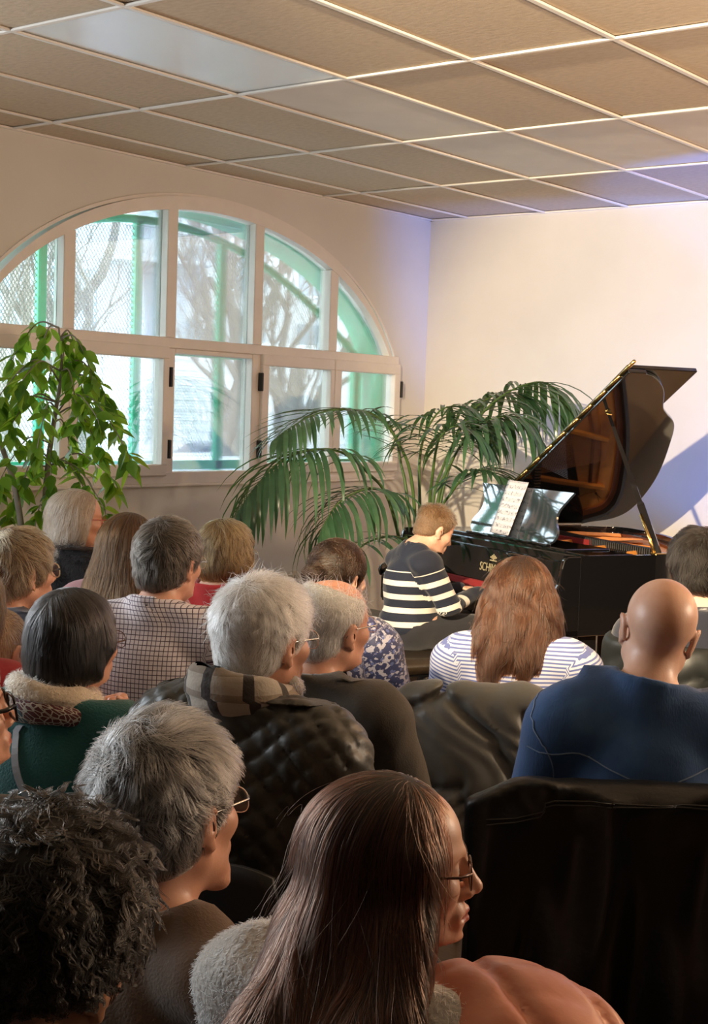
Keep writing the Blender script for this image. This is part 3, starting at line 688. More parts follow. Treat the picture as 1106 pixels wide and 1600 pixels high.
        g = np.stack([(tri(one, f[1], f[2]) - tri(0 * one, f[1], f[2])) / h[0], (tri(f[0], one, f[2]) - tri(f[0], 0 * one, f[2])) / h[1], (tri(f[0], f[1], one) - tri(f[0], f[1], 0 * one)) / h[2]], 1)
        return v, g / (np.linalg.norm(g, axis=1)[:, None] + 1e-9)

# canonical seated figure: faces +Y, right hand +X, floor at z = 0
HC = np.array((0.0, .02, 1.20)); NECK = np.array((0.0, -.02, 1.08))
def head_prims(g, sex='m', hc=HC, s=1.0):
    P = lambda x, y, z: tuple(np.array((x, y, z)) * s + hc); R = lambda *r: tuple(q * s for q in r); f = sex == 'f'
    g.ell(P(0, -.015, .032), R(.074, .094, .081), .02 * s); g.ell(P(0, .030, .032), R(.061, .058, .060), .03 * s)
    g.ell(P(0, .030, -.045), R(.054, .056, .069), .03 * s)
    g.cap(P(.047 if not f else .043, -.004, -.060), P(.017 if not f else .013, .066, -.101), .020 * s, .015 * s, .03 * s, True)
    g.ell(P(0, .076, -.102), R(.021 if not f else .017, .017, .016), .02 * s)
    g.ell(P(.039, .056, -.024), R(.024, .025, .021), .025 * s, True)
    g.cap(P(.046, .064, .020), P(.012, .087, .017), .009 * s, .008 * s, .014 * s, True)
    g.ell(P(.033, .100, .001), R(.018, .017, .012), .012 * s, True, True)
    g.ell(P(.032, .0715, .0), R(.0148, .0138, .0125), .004 * s, True)
    g.ell(P(.032, .0875, -.0005), R(.0120, .0065, .0042), .002 * s, True, True)
    g.cap(P(0, .087, .012), P(0, .107, -.029), .0080 * s, .0100 * s, .012 * s); g.ell(P(0, .1085, -.033), R(.0105, .0105, .0085), .008 * s)
    g.ell(P(.0125, .096, -.0375), R(.0075, .0105, .0075), .006 * s, True)
    g.ell(P(0, .082, -.066), R(.030, .016, .022), .012 * s)
    g.cap(P(.002, .0970, -.0625), P(.021, .0865, -.0660), .0055 * s, .003 * s, .004 * s, True); g.cap(P(0, .0955, -.0740), P(.018, .0865, -.0695), .0064 * s, .003 * s, .004 * s, True)
    g.cap(P(0, .1050, -.0682), P(.024, .0895, -.0685), .0034 * s, .0026 * s, .002 * s, True, True)
    g.ell(P(0, .1020, -.087), R(.018, .008, .006), .008 * s, False, True)
    g.ell(P(.0775, -.013, -.008), R(.0065, .0185, .0310), .007 * s, True, rot=(-.18, .16, -.35)); g.ell(P(.0735, -.003, -.038), R(.0055, .0085, .0105), .006 * s, True)
    g.ell(P(.0885, -.004, -.006), R(.0075, .0100, .0180), .004 * s, True, True, rot=(-.18, .16, -.35))
    nr = .052 if not f else .045
    g.cap(P(0, -.026, -.055), (0, -.050, 1.03) if hc is HC else P(0, -.06, -.16), nr * s, (nr + .006) * s, .03 * s)
    if not f: g.ell(P(0, .012, -.135), R(.012, .014, .014), .02 * s)
def torso_prims(g, o=0.0, sex='m', w=1.0, b=0.0, lower=True):
    """o: thickness of the cloth; w: width; b: belly"""
    if lower: g.ell((0, -.015, .555), (.175 * w + o, .130 + o, .125), .05)
    g.ell((0, -.005 + b * .3, .70), (.148 * w + o + b * .5, .112 + o + b, .19), .06); g.ell((0, -.030, .875), (.166 * w + o, .112 + o, .185 + o), .06)
    if sex == 'f': g.ell((.072 * w, .068, .865), (.058 + o * .5, .052 + o * .5, .060), .035, True)
    g.cap((.155 * w, -.036, 1.000), (.178 * w, -.036, .985), .058 + o, .056 + o, .05, True); g.cap((.030, -.048, 1.060), (.145 * w, -.040, 1.018), .046 + o * .6, .044 + o, .05, True)
def arm_pts(J, w=1.0): return [np.array(J[k]) for k in ('sh', 'el', 'wr')]
ARM = dict(sh=(.186, -.036, .985), el=(.245, .02, .735), wr=(.12, .245, .640), fw=(-.62, .78, -.05), nr=(.1, .1, 1.0), curl=(.35, .4, .3), thumb=(.2, .2))
def hand_prims(g, W, fw, nr, side, curl=(.4, .5, .4), thumb=(.3, .3), s=1.0, spread=.10):
    """palm, four fingers of different lengths bent at three joints, a thumb from the side of the palm"""
    W = np.array(W, float); fw = np.array(fw, float); fw /= np.linalg.norm(fw); nr = np.array(nr, float); nr -= fw * (nr @ fw); nr /= np.linalg.norm(nr); lat = np.cross(fw, nr) * side
    rt = lambda v, ax, a: v * math.cos(a) + np.cross(ax, v) * math.sin(a) + ax * (ax @ v) * (1 - math.cos(a))
    for k in (-1.2, -.4, .4, 1.2): g.cap(W + lat * k * .010 * s, W + fw * .078 * s + lat * k * .0195 * s, .0125 * s, .0115 * s, .010 * s)
    ax = np.cross(fw, nr)                        # turning about it bends the finger to the palm
    for k, L in zip((1.45, .5, -.45, -1.35), (.92, 1.02, .95, .74)):
        p = W + fw * (.082 - .006 * abs(k - .3)) * s + lat * k * .0195 * s; d = fw + lat * k * spread; d /= np.linalg.norm(d)
        for seg, (l, r0, r1) in enumerate(((.043, .0096, .0088), (.026, .0088, .0080), (.021, .0080, .0066))):
            d = rt(d, ax, -curl[seg]); q = p + d * l * L * s; g.cap(p, q, r0 * s, r1 * s, .0035 * s); p = q
    p = W + fw * .018 * s + lat * .022 * s; d = fw * .62 + lat * .75 - nr * .25; d /= np.linalg.norm(d)
    for l, r0, r1 in ((.042, .0135, .0105), (.030, .0105, .0092), (.024, .0092, .0072)):
        q = p + d * l * s; g.cap(p, q, r0 * s, r1 * s, .007 * s); p = q; d = rt(d, nr, side * thumb[0]); d = d - nr * thumb[1] * .5; d /= np.linalg.norm(d)
def limb_prims(g, o, arms, legs=True, hands=True, sleeves=1.0, hs=1.0):
    for sd, J in zip((1, -1), arms):
        sh, el, wr = (np.array(J[k], float) * (sd, 1, 1) for k in ('sh', 'el', 'wr'))
        g.cap(sh, el, .052 + o, .040 + o, .03); e2 = el + (wr - el) * sleeves
        g.cap(el, e2, .041 + o, .041 + o + (.027 - .041) * sleeves, .02)
        if hands: hand_prims(g, wr, np.array(J['fw']) * (sd, 1, 1), np.array(J['nr']) * (sd, 1, 1), -sd, J.get('curl'), J.get('thumb'), hs)
    if legs:
        g.cap((.092, .02, .535), (.115, .445, .520), .086 + o, .064 + o, .05, True); g.cap((.115, .445, .515), (.115, .430, .10), .058 + o, .040 + o * 1.3, .02, True)
def build_body(sex='m', arms=(ARM, ARM), fine=.0045, coarse=.015, extra=(), hs=.95):
    J = arms; hy = [(-.105, .150, fine)]; hz = [(1.055, 1.33, fine)]; hx = [(-.095, .095, fine)]
    for (x0, x1), (y0, y1), (z0, z1), f in extra: hx.append((x0, x1, f)); hy.append((y0, y1, f)); hz.append((z0, z1, f))
    g = SDF(axis(-.36, .36, coarse, hx), axis(-.20, .66, coarse, hy + [(.22, .42, .009)]), axis(-.02, 1.335, coarse, hz + [(.59, .68, .008)]))
    torso_prims(g, 0, sex); limb_prims(g, 0, arms, hs=hs)
    g.cap((.115, .43, .075), (.118, .56, .035), .042, .032, .03, True)
    head_prims(g, sex); return g.mesh()
def lip_mask(V, hc=HC, s=1.0):
    p = (V - hc) / s; d = np.sqrt((p[:, 0] / .025) ** 2 + ((p[:, 2] + .068) / .0125) ** 2); return np.clip((1.0 - d) * 4, 0, 1) * (p[:, 1] > .084)

def skin(name, col, lip=(.45, .13, .10), rough=.42):
    t = NT(name); c = col if isinstance(col, tuple) else C(col); nz = t.noise(22, 4); fine = t.noise(240, 2)
    base = t.ramp(nz, [(.3, tuple(x * y for x, y in zip(c, (.95, .84, .80)))), (.7, tuple(min(1, x * 1.05) for x in c))])
    t.set(Base_Color=t.mix(t.attr('lip').outputs['Fac'], base, lip), Roughness=rough, Subsurface_Weight=.12, Subsurface_Radius=(.012, .004, .002), Subsurface_Scale=.5)
    t.bump(fine, .12, .002); return t.m
SKIN = {'light': skin('light_skin', (.72, .45, .33)), 'ruddy': skin('ruddy_skin', (.66, .36, .25)), 'tan': skin('tan_skin', (.46, .24, .14)), 'pale': skin('pale_skin', (.68, .43, .31))}
m_eye = NT('eyeball'); _o = m_eye.n('SeparateXYZ', Vector=m_eye.coord()).outputs
_r = m_eye.math('SQRT', m_eye.math('ADD', m_eye.math('MULTIPLY', _o[0], _o[0]), m_eye.math('MULTIPLY', _o[2], _o[2])))
m_eye.set(Base_Color=m_eye.ramp(m_eye.math('MULTIPLY', _r, 80.0), [(.0, (.005, .005, .005)), (.17, (.005, .005, .005)), (.2, (.10, .06, .03)), (.42, (.13, .08, .04)), (.47, (.70, .66, .62)), (1, (.70, .64, .60))]), Roughness=.08); m_eye = m_eye.m
ME_EYE = MB().lathe([(.0125 * math.sin(a), -.0125 * math.cos(a)) for a in np.linspace(.02, math.pi - .02, 10)], 16).me('eye', m_eye, True)

def hair_material(name, col, var=.35, rough=.28, tip=None):
    m = bpy.data.materials.new(name); m.use_nodes = True; t = m.node_tree; t.nodes.clear()
    out = t.nodes.new('ShaderNodeOutputMaterial'); h = t.nodes.new('ShaderNodeBsdfHairPrincipled'); h.parametrization = 'COLOR'; h.model = 'CHIANG'
    inf = t.nodes.new('ShaderNodeHairInfo'); r = t.nodes.new('ShaderNodeValToRGB'); c = col if isinstance(col, tuple) else C(col)
    e = r.color_ramp.elements; e[0].position = 0; e[1].position = 1
    e[0].color = (*(x * (1 - var) for x in c), 1); e[1].color = (*((tip if tip else tuple(min(.95, x * (1 + var)) for x in c))), 1)
    t.links.new(inf.outputs['Random'], r.inputs[0]); t.links.new(r.outputs[0], h.inputs['Color']); h.inputs['Roughness'].default_value = rough; h.inputs['IOR'].default_value = 1.42; h.inputs['Radial Roughness'].default_value = .4; h.inputs['Random Roughness'].default_value = .2
    t.links.new(h.outputs[0], out.inputs[0]); return m
def wave(P, seed, f=30.0, n=5):
    """a smooth vector noise"""
    r = np.random.default_rng(seed); out = np.zeros_like(P)
    for _ in range(n):
        K = r.normal(0, f, (3, 3)); out += np.sin(P @ K + r.uniform(0, 6.28, 3)) * (1.0 / n ** .5)
    return out
def strands(g, V, Q, n, length, steps, flow, lift=.006, rnd=.12, clump=.25, keep=None, seed=1, curl=None, gravity=0.0, lenvar=.35, cf=35.0, locks=None):
    """hairs that start on the surface (V,Q) and run along the flow, held just outside the field g"""
    r = np.random.default_rng(seed); T = np.concatenate([Q[:, [0, 1, 2]], Q[:, [0, 2, 3]]])
    a, b, c = V[T[:, 0]], V[T[:, 1]], V[T[:, 2]]; N = np.cross(b - a, c - a); A = np.linalg.norm(N, axis=1); N = N / (A[:, None] + 1e-12); ctr = (a + b + c) / 3
    w_ = A.copy()
    if keep is not None: w_ = w_ * np.clip(keep(ctr, N), 0, 1)
    k = r.choice(len(T), n, p=w_ / w_.sum()); u, v = r.random(n), r.random(n); f = u + v > 1; u[f], v[f] = 1 - u[f], 1 - v[f]
    p = a[k] + u[:, None] * (b[k] - a[k]) + v[:, None] * (c[k] - a[k]); root = p.copy()
    L = length(p) if callable(length) else np.full(n, length); L = L * (1 - lenvar * r.random(n)); st = (L / steps)[:, None]
    cl = wave(root, seed + 5, cf) * clump; pr = r.normal(0, rnd, (n, 3)); lf = lift * (.25 + r.random(n)) if not callable(lift) else lift(root) * (.3 + r.random(n))
    out = [p - 0.0]; d = None; ph = r.uniform(0, 6.28, n) * .3 + wave(root, seed + 9, cf * .7)[:, 0] * 3
    for i in range(steps):
        _, nn = g.sample(p); F_ = flow(p) + cl + pr; F_ = F_ - nn * (F_ * nn).sum(1)[:, None]; F_ /= np.linalg.norm(F_, axis=1)[:, None] + 1e-9
        if curl:
            amp, freq = curl; bt = np.cross(nn, F_); a_ = ph + (i + 1) * freq; F_ = F_ + bt * (amp * np.cos(a_))[:, None] + nn * (amp * .55 * np.sin(a_))[:, None]
        d = F_ if d is None else d * .35 + F_ * .65
        if gravity: d = d + np.array((0, 0, -gravity))
        d = d / (np.linalg.norm(d, axis=1)[:, None] + 1e-9); p = p + st * d
        sd, nn = g.sample(p); tg = lf * ((i + 1) / steps); q = tg - sd
        if gravity: q = np.maximum(q, 0)
        p = p + nn * (np.clip(q, -.011, .008))[:, None]; out.append(p)
    out = np.stack(out, 1)
    if locks:                                    # hairs gather into locks towards their tips
        G, wt, tap = locks; gr = root[:G]; near = np.empty(n, int)
        for a_ in range(0, n, 2000): near[a_:a_ + 2000] = (((root[a_:a_ + 2000, None, :] - gr[None]) ** 2).sum(2)).argmin(1)
        t = np.linspace(0, 1, steps + 1)[None, :, None]; tgt = out[near] + (root - gr[near])[:, None, :] * (1 - tap * t); w_ = wt * np.sqrt(t); out = out * (1 - w_) + tgt * w_
    return out
def hair_object(name, S, mat, parent, radius=.00035, matrix=None):
    n, K, _ = S.shape; cu = bpy.data.hair_curves.new(name); cu.add_curves([K] * n)
    cu.position_data.foreach_set('vector', S.astype(np.float32).ravel())
    ra = cu.attributes.get('radius') or cu.attributes.new('radius', 'FLOAT', 'POINT'); tp = np.interp(np.linspace(0, 1, K), [0, .6, 1], [1, .85, .25]) * radius
    ra.data.foreach_set('value', np.tile(tp, n).astype(np.float32)); cu.materials.append(mat)
    o = link(name, cu, parent); o['kind'] = 'stuff'; return o

class Person:
    def __init__(s, label, px, py, depth, phi, body=None, sex='m', tone='light', scale=1.0, nod=0.0, tilt=0.0, lean=(0, 0), width=1.0, face_dir=None, body_dir=None, name='person', group='seated concert audience', seat=1.0, legs=1.0, z0=0.0):
        s.z0 = z0
        s.H = at(px, py, depth) - np.array((0, 0, z0)); s.sex = sex; s.s = scale; s.w = width
        away = np.array((s.H[0] - CAM[0], s.H[1] - CAM[1])); away /= np.linalg.norm(away); rt = np.array((away[1], -away[0]))
        dr = lambda a: away * math.cos(math.radians(a)) + rt * math.sin(math.radians(a))
        hd = np.array(face_dir) if face_dir is not None else dr(phi); bd = np.array(body_dir) if body_dir is not None else dr(phi * .6 if body is None else body)
        rh = math.atan2(-hd[0], hd[1]); rb = math.atan2(-bd[0], bd[1]); s.rb = rb
        s.R = np.array(Matrix.Rotation(rh - rb, 3, 'Z') @ Matrix.Rotation(math.radians(nod), 3, 'X') @ Matrix.Rotation(math.radians(tilt), 3, 'Y'))
        s.lean = np.array((*lean, 0.0)); off = s.R @ ((HC - NECK) * s.s); s.k = seat; s.ly = legs; s.zp = s.H[2] - off[2]; s.t = (s.zp - .5 * seat) / (NECK[2] - .5)
        s.piv = np.array((NECK[0], NECK[1], s.zp)) + s.lean; loc = (s.piv + off)[:2]; cb, sb = math.cos(rb), math.sin(rb)
        s.root = thing(name, label, 'person', (s.H[0] - (cb * loc[0] - sb * loc[1]), s.H[1] - (sb * loc[0] + cb * loc[1]), z0), rb, group)
        s.tone = tone
    def head(s, P): return s.piv + ((P + HC - NECK) * s.s) @ s.R.T                     # head coordinates -> person
    def warp(s, V, rigid=False):
        V = np.asarray(V, float); z = V[:, 2]; u = np.clip((z - .5) / (NECK[2] - .5), 0, None); o = V.copy()
        o[:, 2] = np.where(z > .5, .5 * s.k + (z - .5) * s.t, z * s.k); o[:, 1] = np.where(z < .62, V[:, 1] * (1 + (s.ly - 1) * np.clip((.62 - z) / .06, 0, 1)), V[:, 1]); o[:, 0] *= s.w; o += s.lean * np.clip(u, 0, 1.1)[:, None]
        if rigid: return o
        hd = s.head(V - HC); r = np.sqrt(V[:, 0] ** 2 + (V[:, 1] + .03) ** 2); w_ = np.clip((z - 1.035) / .075, 0, 1); w_ = w_ * w_ * (3 - 2 * w_)
        far = np.clip((r - .10) / .06, 0, 1) * (z < 1.10); w_ = w_ * (1 - far); return o * (1 - w_[:, None]) + hd * w_[:, None]
    def body(s, base):
        V, Q = base; me = mesh('body', s.warp(V), Q, SKIN[s.tone], True); a = me.attributes.new('lip', 'FLOAT', 'POINT'); a.data.foreach_set('value', lip_mask(V).astype(np.float32))
        s.bo = link('body', me, s.root)
        for sg in (1, -1):
            e = link('eye', ME_EYE, s.root, s.head(np.array([(sg * .032, .0725, 0.0)]))[0]); e.rotation_euler = Matrix(s.R.tolist()).to_euler(); e.scale = (s.s,) * 3
        return s
    def cloth(s, name, g, mat, pat=None, parent=None, rigid=False):
        V, Q = g.mesh(); me = mesh(name, s.warp(V, rigid), Q, mat, True)
        if pat is not None: a = me.attributes.new('pat', 'FLOAT_VECTOR', 'POINT'); a.data.foreach_set('vector', pat(V).astype(np.float32).ravel())
        return link(name, me, parent or s.root)
    def rigid(s, name, g, mat, parent=None):
        V, Q = g.mesh(); return link(name, mesh(name, s.head(V), Q, mat, True), parent or s.root)
    def hair(s, g, mat_cap, mat_hair, sets, radius=.00035):
        V, Q = g.mesh(); o = link('hair', mesh('hair', s.head(V), Q, mat_cap, True), s.root)
        for k in sets:
            rad = k.pop('rad', radius); q = strands(g, V, Q, **k); hair_object('hair_strands', s.head(q.reshape(-1, 3)).reshape(q.shape), mat_hair, o, rad * s.s)
        return o
    def mb(s, name, mb, mat, parent=None, smooth=True):
        return link(name, mesh(name, s.head(np.concatenate(mb.v)), mb.f, mat, smooth), parent or s.root)

def arms_pat(arms=(ARM, ARM)):
    def f(V):
        out = np.stack([V[:, 0], V[:, 2], V[:, 1]], 1)
        for sd, J in zip((1, -1), arms):
            sh, el, wr = (np.array(J[k], float) * (sd, 1, 1) for k in ('sh', 'el', 'wr')); best = None; acc = 0
            for a, b in ((sh, el), (el, wr)):
                ab = b - a; L = np.linalg.norm(ab); t = ((V - a) @ ab) / L ** 2; d = np.linalg.norm(V - a - np.clip(t, 0, 1)[:, None] * ab, axis=1); al = acc + np.clip(t, -.2, 1.3) * L
                best = (d, al) if best is None else (np.where(d < best[0], d, best[0]), np.where(d < best[0], al, best[1])); acc += L
            m = (best[0] < .085) & (V[:, 0] * sd > .155) | (best[0] < .075) & (V[:, 1] > .10) & (V[:, 0] * sd > .02)
            out[m, 1] = sh[2] - best[1][m]; out[m, 0] = V[m, 1] + sd * .2; out[m, 2] = V[m, 0]
        return out
    return f
def folds(amp, seed, f=22.0, aniso=(1, 1, .5), n=5):
    r = np.random.default_rng(seed); K = r.normal(0, f, (n, 3)) * np.array(aniso); ph = r.uniform(0, 6.28, n)
    def fn(X, Y, Z):
        o = 0
        for k, p in zip(K, ph):
            q = np.sin(k[0] * X + k[1] * Y + k[2] * Z + p + .8 * np.sin(9 * X + 7 * Z + p)); o = o + (1 - np.abs(q)) * (1 / n)
        return (-(o - .36) * amp * 2).astype(np.float32)
    return fn
def garment(sex='m', o=.014, arms=(ARM, ARM), res=.011, w=1.0, belly=.0, hem=.50, sleeves=.97, collar=None, neck=.062, amp=.004, seed=1, quilt=None, diamond=False, f=22.0, aniso=(1, 1, .5)):
    ar = [dict(J) for J in arms]; ys = max(max(J['wr'][1] for J in ar) + .06, .24)
    g = SDF(axis(-.40, .40, res), axis(-.30, ys, res), axis(hem - .02, 1.17, res))
    torso_prims(g, o, sex, w, belly); limb_prims(g, o, ar, False, False, sleeves)
    if amp: g.field(folds(amp, seed, f, aniso))
    if quilt:
        per, qa = quilt; shp = [np.array(J['sh']) for J in ar]
        def fn(X, Y, Z):
            wob = .008 * np.sin(14 * X + seed) + .004 * np.sin(31 * (X + Y))
            if diamond: u = np.minimum(np.abs(np.sin(math.pi * (X + Z + .6 * Y + wob) / per)), np.abs(np.sin(math.pi * (X - Z - .6 * Y + wob) / per)))
            else: u = np.abs(np.sin(math.pi * (Z + .55 * np.abs(X) + wob) / per))
            return -qa * (u ** .5 - .5)
        g.field(fn)
    if collar:
        R, th, z0, z1 = collar
        def ring(X, Y, Z):
            t = (Z - 1.02) / .09; cy = -.045 + .020 * t; rr = np.sqrt(X ** 2 + (Y - cy) ** 2); zt = z1 - .25 * (Y - cy); return np.maximum(np.maximum(np.abs(rr - R - .15 * (Z - z0)) - th, Z - zt), z0 - Z)
        g.apply(ring, (-R - .05, -R - .12, z0), (R + .05, R + .06, z1 + .05), .012)
    g.cap((0, -.050, 1.02), (0, -.020, 1.20), neck, neck + .004, .004, False, True)
    return g
# clothing materials read the cloth coordinates stored on the mesh
def cloth_mat(name, col, rough=.85, bump=.15, bs=300, var=.10, sheen=.25, **kw):
    return plain(name, col, rough, var=var, nscale=14, bump=bump, bscale=bs, Sheen_Weight=sheen, **kw)

# lower body, shoes and chair shared by the audience
def lower_body():
    g = SDF(axis(-.26, .26, .014), axis(-.19, .56, .014), axis(.05, .72, .014))
    g.ell((0, -.015, .555), (.187, .142, .13), .05); 
    g.cap((.092, .02, .535), (.115, .445, .520), .098, .076, .05, True); g.cap((.115, .445, .515), (.115, .430, .085), .070, .060, .02, True); g.field(folds(.005, 4)); return g.mesh()
LOW = lower_body()
def shoe_mesh():
    g = SDF(axis(.05, .18, .009), axis(.36, .62, .009), axis(-.005, .13, .009)); g.cap((.115, .43, .075), (.118, .565, .045), .050, .040, .03); g.cap((.115, .415, .04), (.12, .57, .035), .038, .038, .02); g.plane((0, 0, .003), (0, 0, -1), .004); g.plane((0, 0, .115), (0, 0, 1), .004); return g.mesh()
SHOE = shoe_mesh()
ME_TR = {k: mesh('trousers', *LOW, cloth_mat(k, c), True) for k, c in (('dark_trousers', (.02, .02, .025)), ('denim_trousers', (.03, .05, .10)))}
m_shoe = plain('shoe_leather', (.02, .016, .013), .4)
ME_SH = [mesh('shoe', SHOE[0] * (sg, 1, 1), SHOE[1] if sg > 0 else SHOE[1][:, ::-1], m_shoe, True) for sg in (1, -1)]
def dress_low(p, k='dark_trousers'):
    if p.k != 1 or p.w < .8:
        V = LOW[0].copy(); q_ = np.clip((V[:, 2] - .56) / .06, 0, 1) * np.clip((.14 - V[:, 1]) / .06, 0, 1); V[:, 0] *= 1 - .10 * q_; V[:, 1] *= 1 - .08 * q_; V[:, 2] += .010 * np.clip((V[:, 1] - .08) / .06, 0, 1) * (V[:, 2] > .54)
        link('trousers', mesh('trousers', p.warp(V), LOW[1], ME_TR[k].materials[0], True), p.root)
        for me in ME_SH: link('shoe', me, p.root).scale = (p.w, p.ly, 1)
        return
    link('trousers', ME_TR[k], p.root)
    for me in ME_SH: link('shoe', me, p.root)
m_seat = plain('black_chair_shell', (.012, .012, .013), .45, var=.05); m_leg = plain('chair_steel', (.35, .35, .36), .35, .8)
def chair_meshes():
    bx = np.linspace(-.20, .20, 13); bz = np.linspace(.55, .83, 9); V = []; n_ = len(bx) * len(bz)
    for th in (0, -.012):
        for z in bz:
            for x in bx: V.append((x * (1 - .9 * max(0, z - .78)), -.225 + th - .10 * (z - .55) + .5 * x * x, z - .30 * max(0, abs(x) - .15) * (1 if z > .7 else -1)))
    Fc = [(j * 13 + i, j * 13 + i + 1, (j + 1) * 13 + i + 1, (j + 1) * 13 + i) for j in range(8) for i in range(12)]; Fc += [tuple(n_ + q for q in f[::-1]) for f in Fc]
    ed = [i for i in range(13)] + [j * 13 + 12 for j in range(1, 9)] + [8 * 13 + i for i in range(11, -1, -1)] + [j * 13 for j in range(7, 0, -1)]
    Fc += [(ed[k], n_ + ed[k], n_ + ed[(k + 1) % len(ed)], ed[(k + 1) % len(ed)]) for k in range(len(ed))]
    st = MB().box((-.21, -.20, .398), (.21, .22, .418), .012)
    return mesh('backrest', V, Fc, m_seat, True), st.me('seat', m_seat), [MB().tube([(sx * .19, -.215 if sy < 0 else .20, 0), (sx * .185, -.205 if sy < 0 else .17, .40)] + ([(sx * .185, -.236, .62)] if sy < 0 else []), .011, 8).me('leg', m_leg, True) for sx in (-1, 1) for sy in (-1, 1)]
CH = chair_meshes()
m_seat_g = plain('grey_chair_shell', (.20, .22, .22), .5, var=.05); m_seat_w = plain('white_chair_shell', (.72, .71, .68), .4, var=.03)
CHB = {}
for k_, m_ in (('grey', m_seat_g), ('white', m_seat_w)):
    CHB[k_] = [CH[0].copy(), CH[1].copy()]
    for q_ in CHB[k_]: q_.materials[0] = m_
def chair(p, label, shell=None):
    t = thing('chair', label, 'chair', tuple(p.root.location), p.rb, 'audience chairs'); B_ = CHB.get(shell, CH); link('backrest', B_[0], t); link('seat', B_[1], t)
    for l in CH[2]: link('leg', l, t)
    return t
m_lens = NT('spectacle_lens'); _t = m_lens.n('BsdfTransparent', Color=(.97, .97, .97, 1)); _g = m_lens.n('BsdfGlossy', Roughness=.02); _m = m_lens.n('MixShader', i0=m_lens.math('MULTIPLY', m_lens.n('Fresnel', IOR=1.5).outputs[0], 1.0), i1=_t.outputs[0], i2=_g.outputs[0]); m_lens.L.new(_m.outputs[0], m_lens.out.inputs[0]); m_lens = m_lens.m
def glasses(p, mat, rim=.0011, w=.027, h=.019, mat_temple=None, sq=2.6, y=.1005, temple=.0014):
    mb = MB(); lens = []
    for sg in (1, -1):
        pts = []
        for k in range(25):
            a = 2 * math.pi * k / 24; c, s_ = math.cos(a), math.sin(a); x = abs(c) ** (2 / sq) * w * np.sign(c); z = abs(s_) ** (2 / sq) * h * np.sign(s_)
            pts.append((sg * .0335 + x, y - .10 * abs(sg * .0335 + x) ** 1.5 * 3, z - .003))
        mb.tube(pts, rim, 6, False); n = len(pts) - 1; c = np.mean(pts[:-1], 0); lens.append(MB().add([tuple(c)] + pts[:-1], [(0, 1 + k, 1 + (k + 1) % n) for k in range(n)]))
        ex = pts[0] if sg > 0 else pts[12]
        tp = MB().tube([(ex[0], ex[1], ex[2] + h * .35), (sg * .074, .080, .004), (sg * .0785, .02, .006), (sg * .079, -.012, .005), (sg * .078, -.03, -.012)], [temple * 1.5, temple * 1.4, temple, temple, temple], 6, True, flat=None)
        if sg > 0: first = tp
        else: second = tp
    mb.tube([(-.0085, y, .002), (0, y + .003, .005), (.0085, y, .002)], rim * 1.1, 6)
    g = p.mb('glasses', mb, mat)
    for l in lens: p.mb('lens', l, m_lens, g)
    for tp in (first, second): p.mb('temple', tp, mat_temple or mat, g)
    return g

# hair shapes in head coordinates (origin between the ears, face to +Y)
def hair_grid(lo=(-.145, -.175, -.15), hi=(.145, .16, .205), res=.006): return SDF(*(axis(a, b, res) for a, b in zip(lo, hi)))
def ear_cut(g, s=1.0): return g.ell((.090, .000, -.014), (.030, .023 * s, .034 * s), .006, True, True)
def cap_short(t=.010, top=.012, nape=-.062, front=.045, res=.006):
    g = hair_grid(res=res); g.ell((0, -.016, .034), (.076 + t, .095 + t, .081 + top), .01); g.ell((0, .020, .042), (.062 + t, .060 + t, .056 + top), .02); g.ell((0, -.050, -.030), (.058 + t, .052 + t, .060), .02)
    g.plane((0, front, .02), (0, .88, -.47), .010); g.plane((0, -.06, nape), (0, .30, -1), .012); ear_cut(g); return g
def crown_flow(c=(0, -.045, .10), down=.6, fwd=0.0, part=None):
    c = np.array(c)
    def f(p):
        d = p - c; d = d / (np.linalg.norm(d, axis=1)[:, None] + .02); d = d + np.array((0, fwd, -down))
        if part is not None: d[:, 0] += np.sign(p[:, 0] - part) * .8 * np.clip((p[:, 2] - .05) / .05, 0, 1)
        return d
    return f

# ------------------------------------------------------------------ the audience
BASE_M = build_body('m'); BASE_F = build_body('f')
PAT = arms_pat()
def pat_mat(name, fn, rough=.85, bump=.12, bs=260, **kw):
    t = NT(name); v = t.attr('pat').outputs['Vector']; s = t.n('SeparateXYZ', Vector=v).outputs
    t.set(Base_Color=fn(t, v, s[0], s[1], s[2]), Roughness=rough, Sheen_Weight=.15, **kw)
    if bump: t.bump(t.noise(bs, 3), bump, .004)
    return t.m
def lines(t, x, per, duty): return t.math('LESS_THAN', t.math('FRACT', t.math('MULTIPLY', x, 1 / per)), duty)
G_WIRE = plain('fine_silver_wire', (.70, .68, .64), .25, 1.0); G_BLACK = plain('black_acetate', (.010, .010, .012), .18); G_RED = plain('red_acetate', (.35, .04, .03), .2); G_CREAM = plain('cream_acetate', (.70, .62, .45), .25); G_DARKW = plain('dark_wire', (.10, .06, .05), .3, .8)

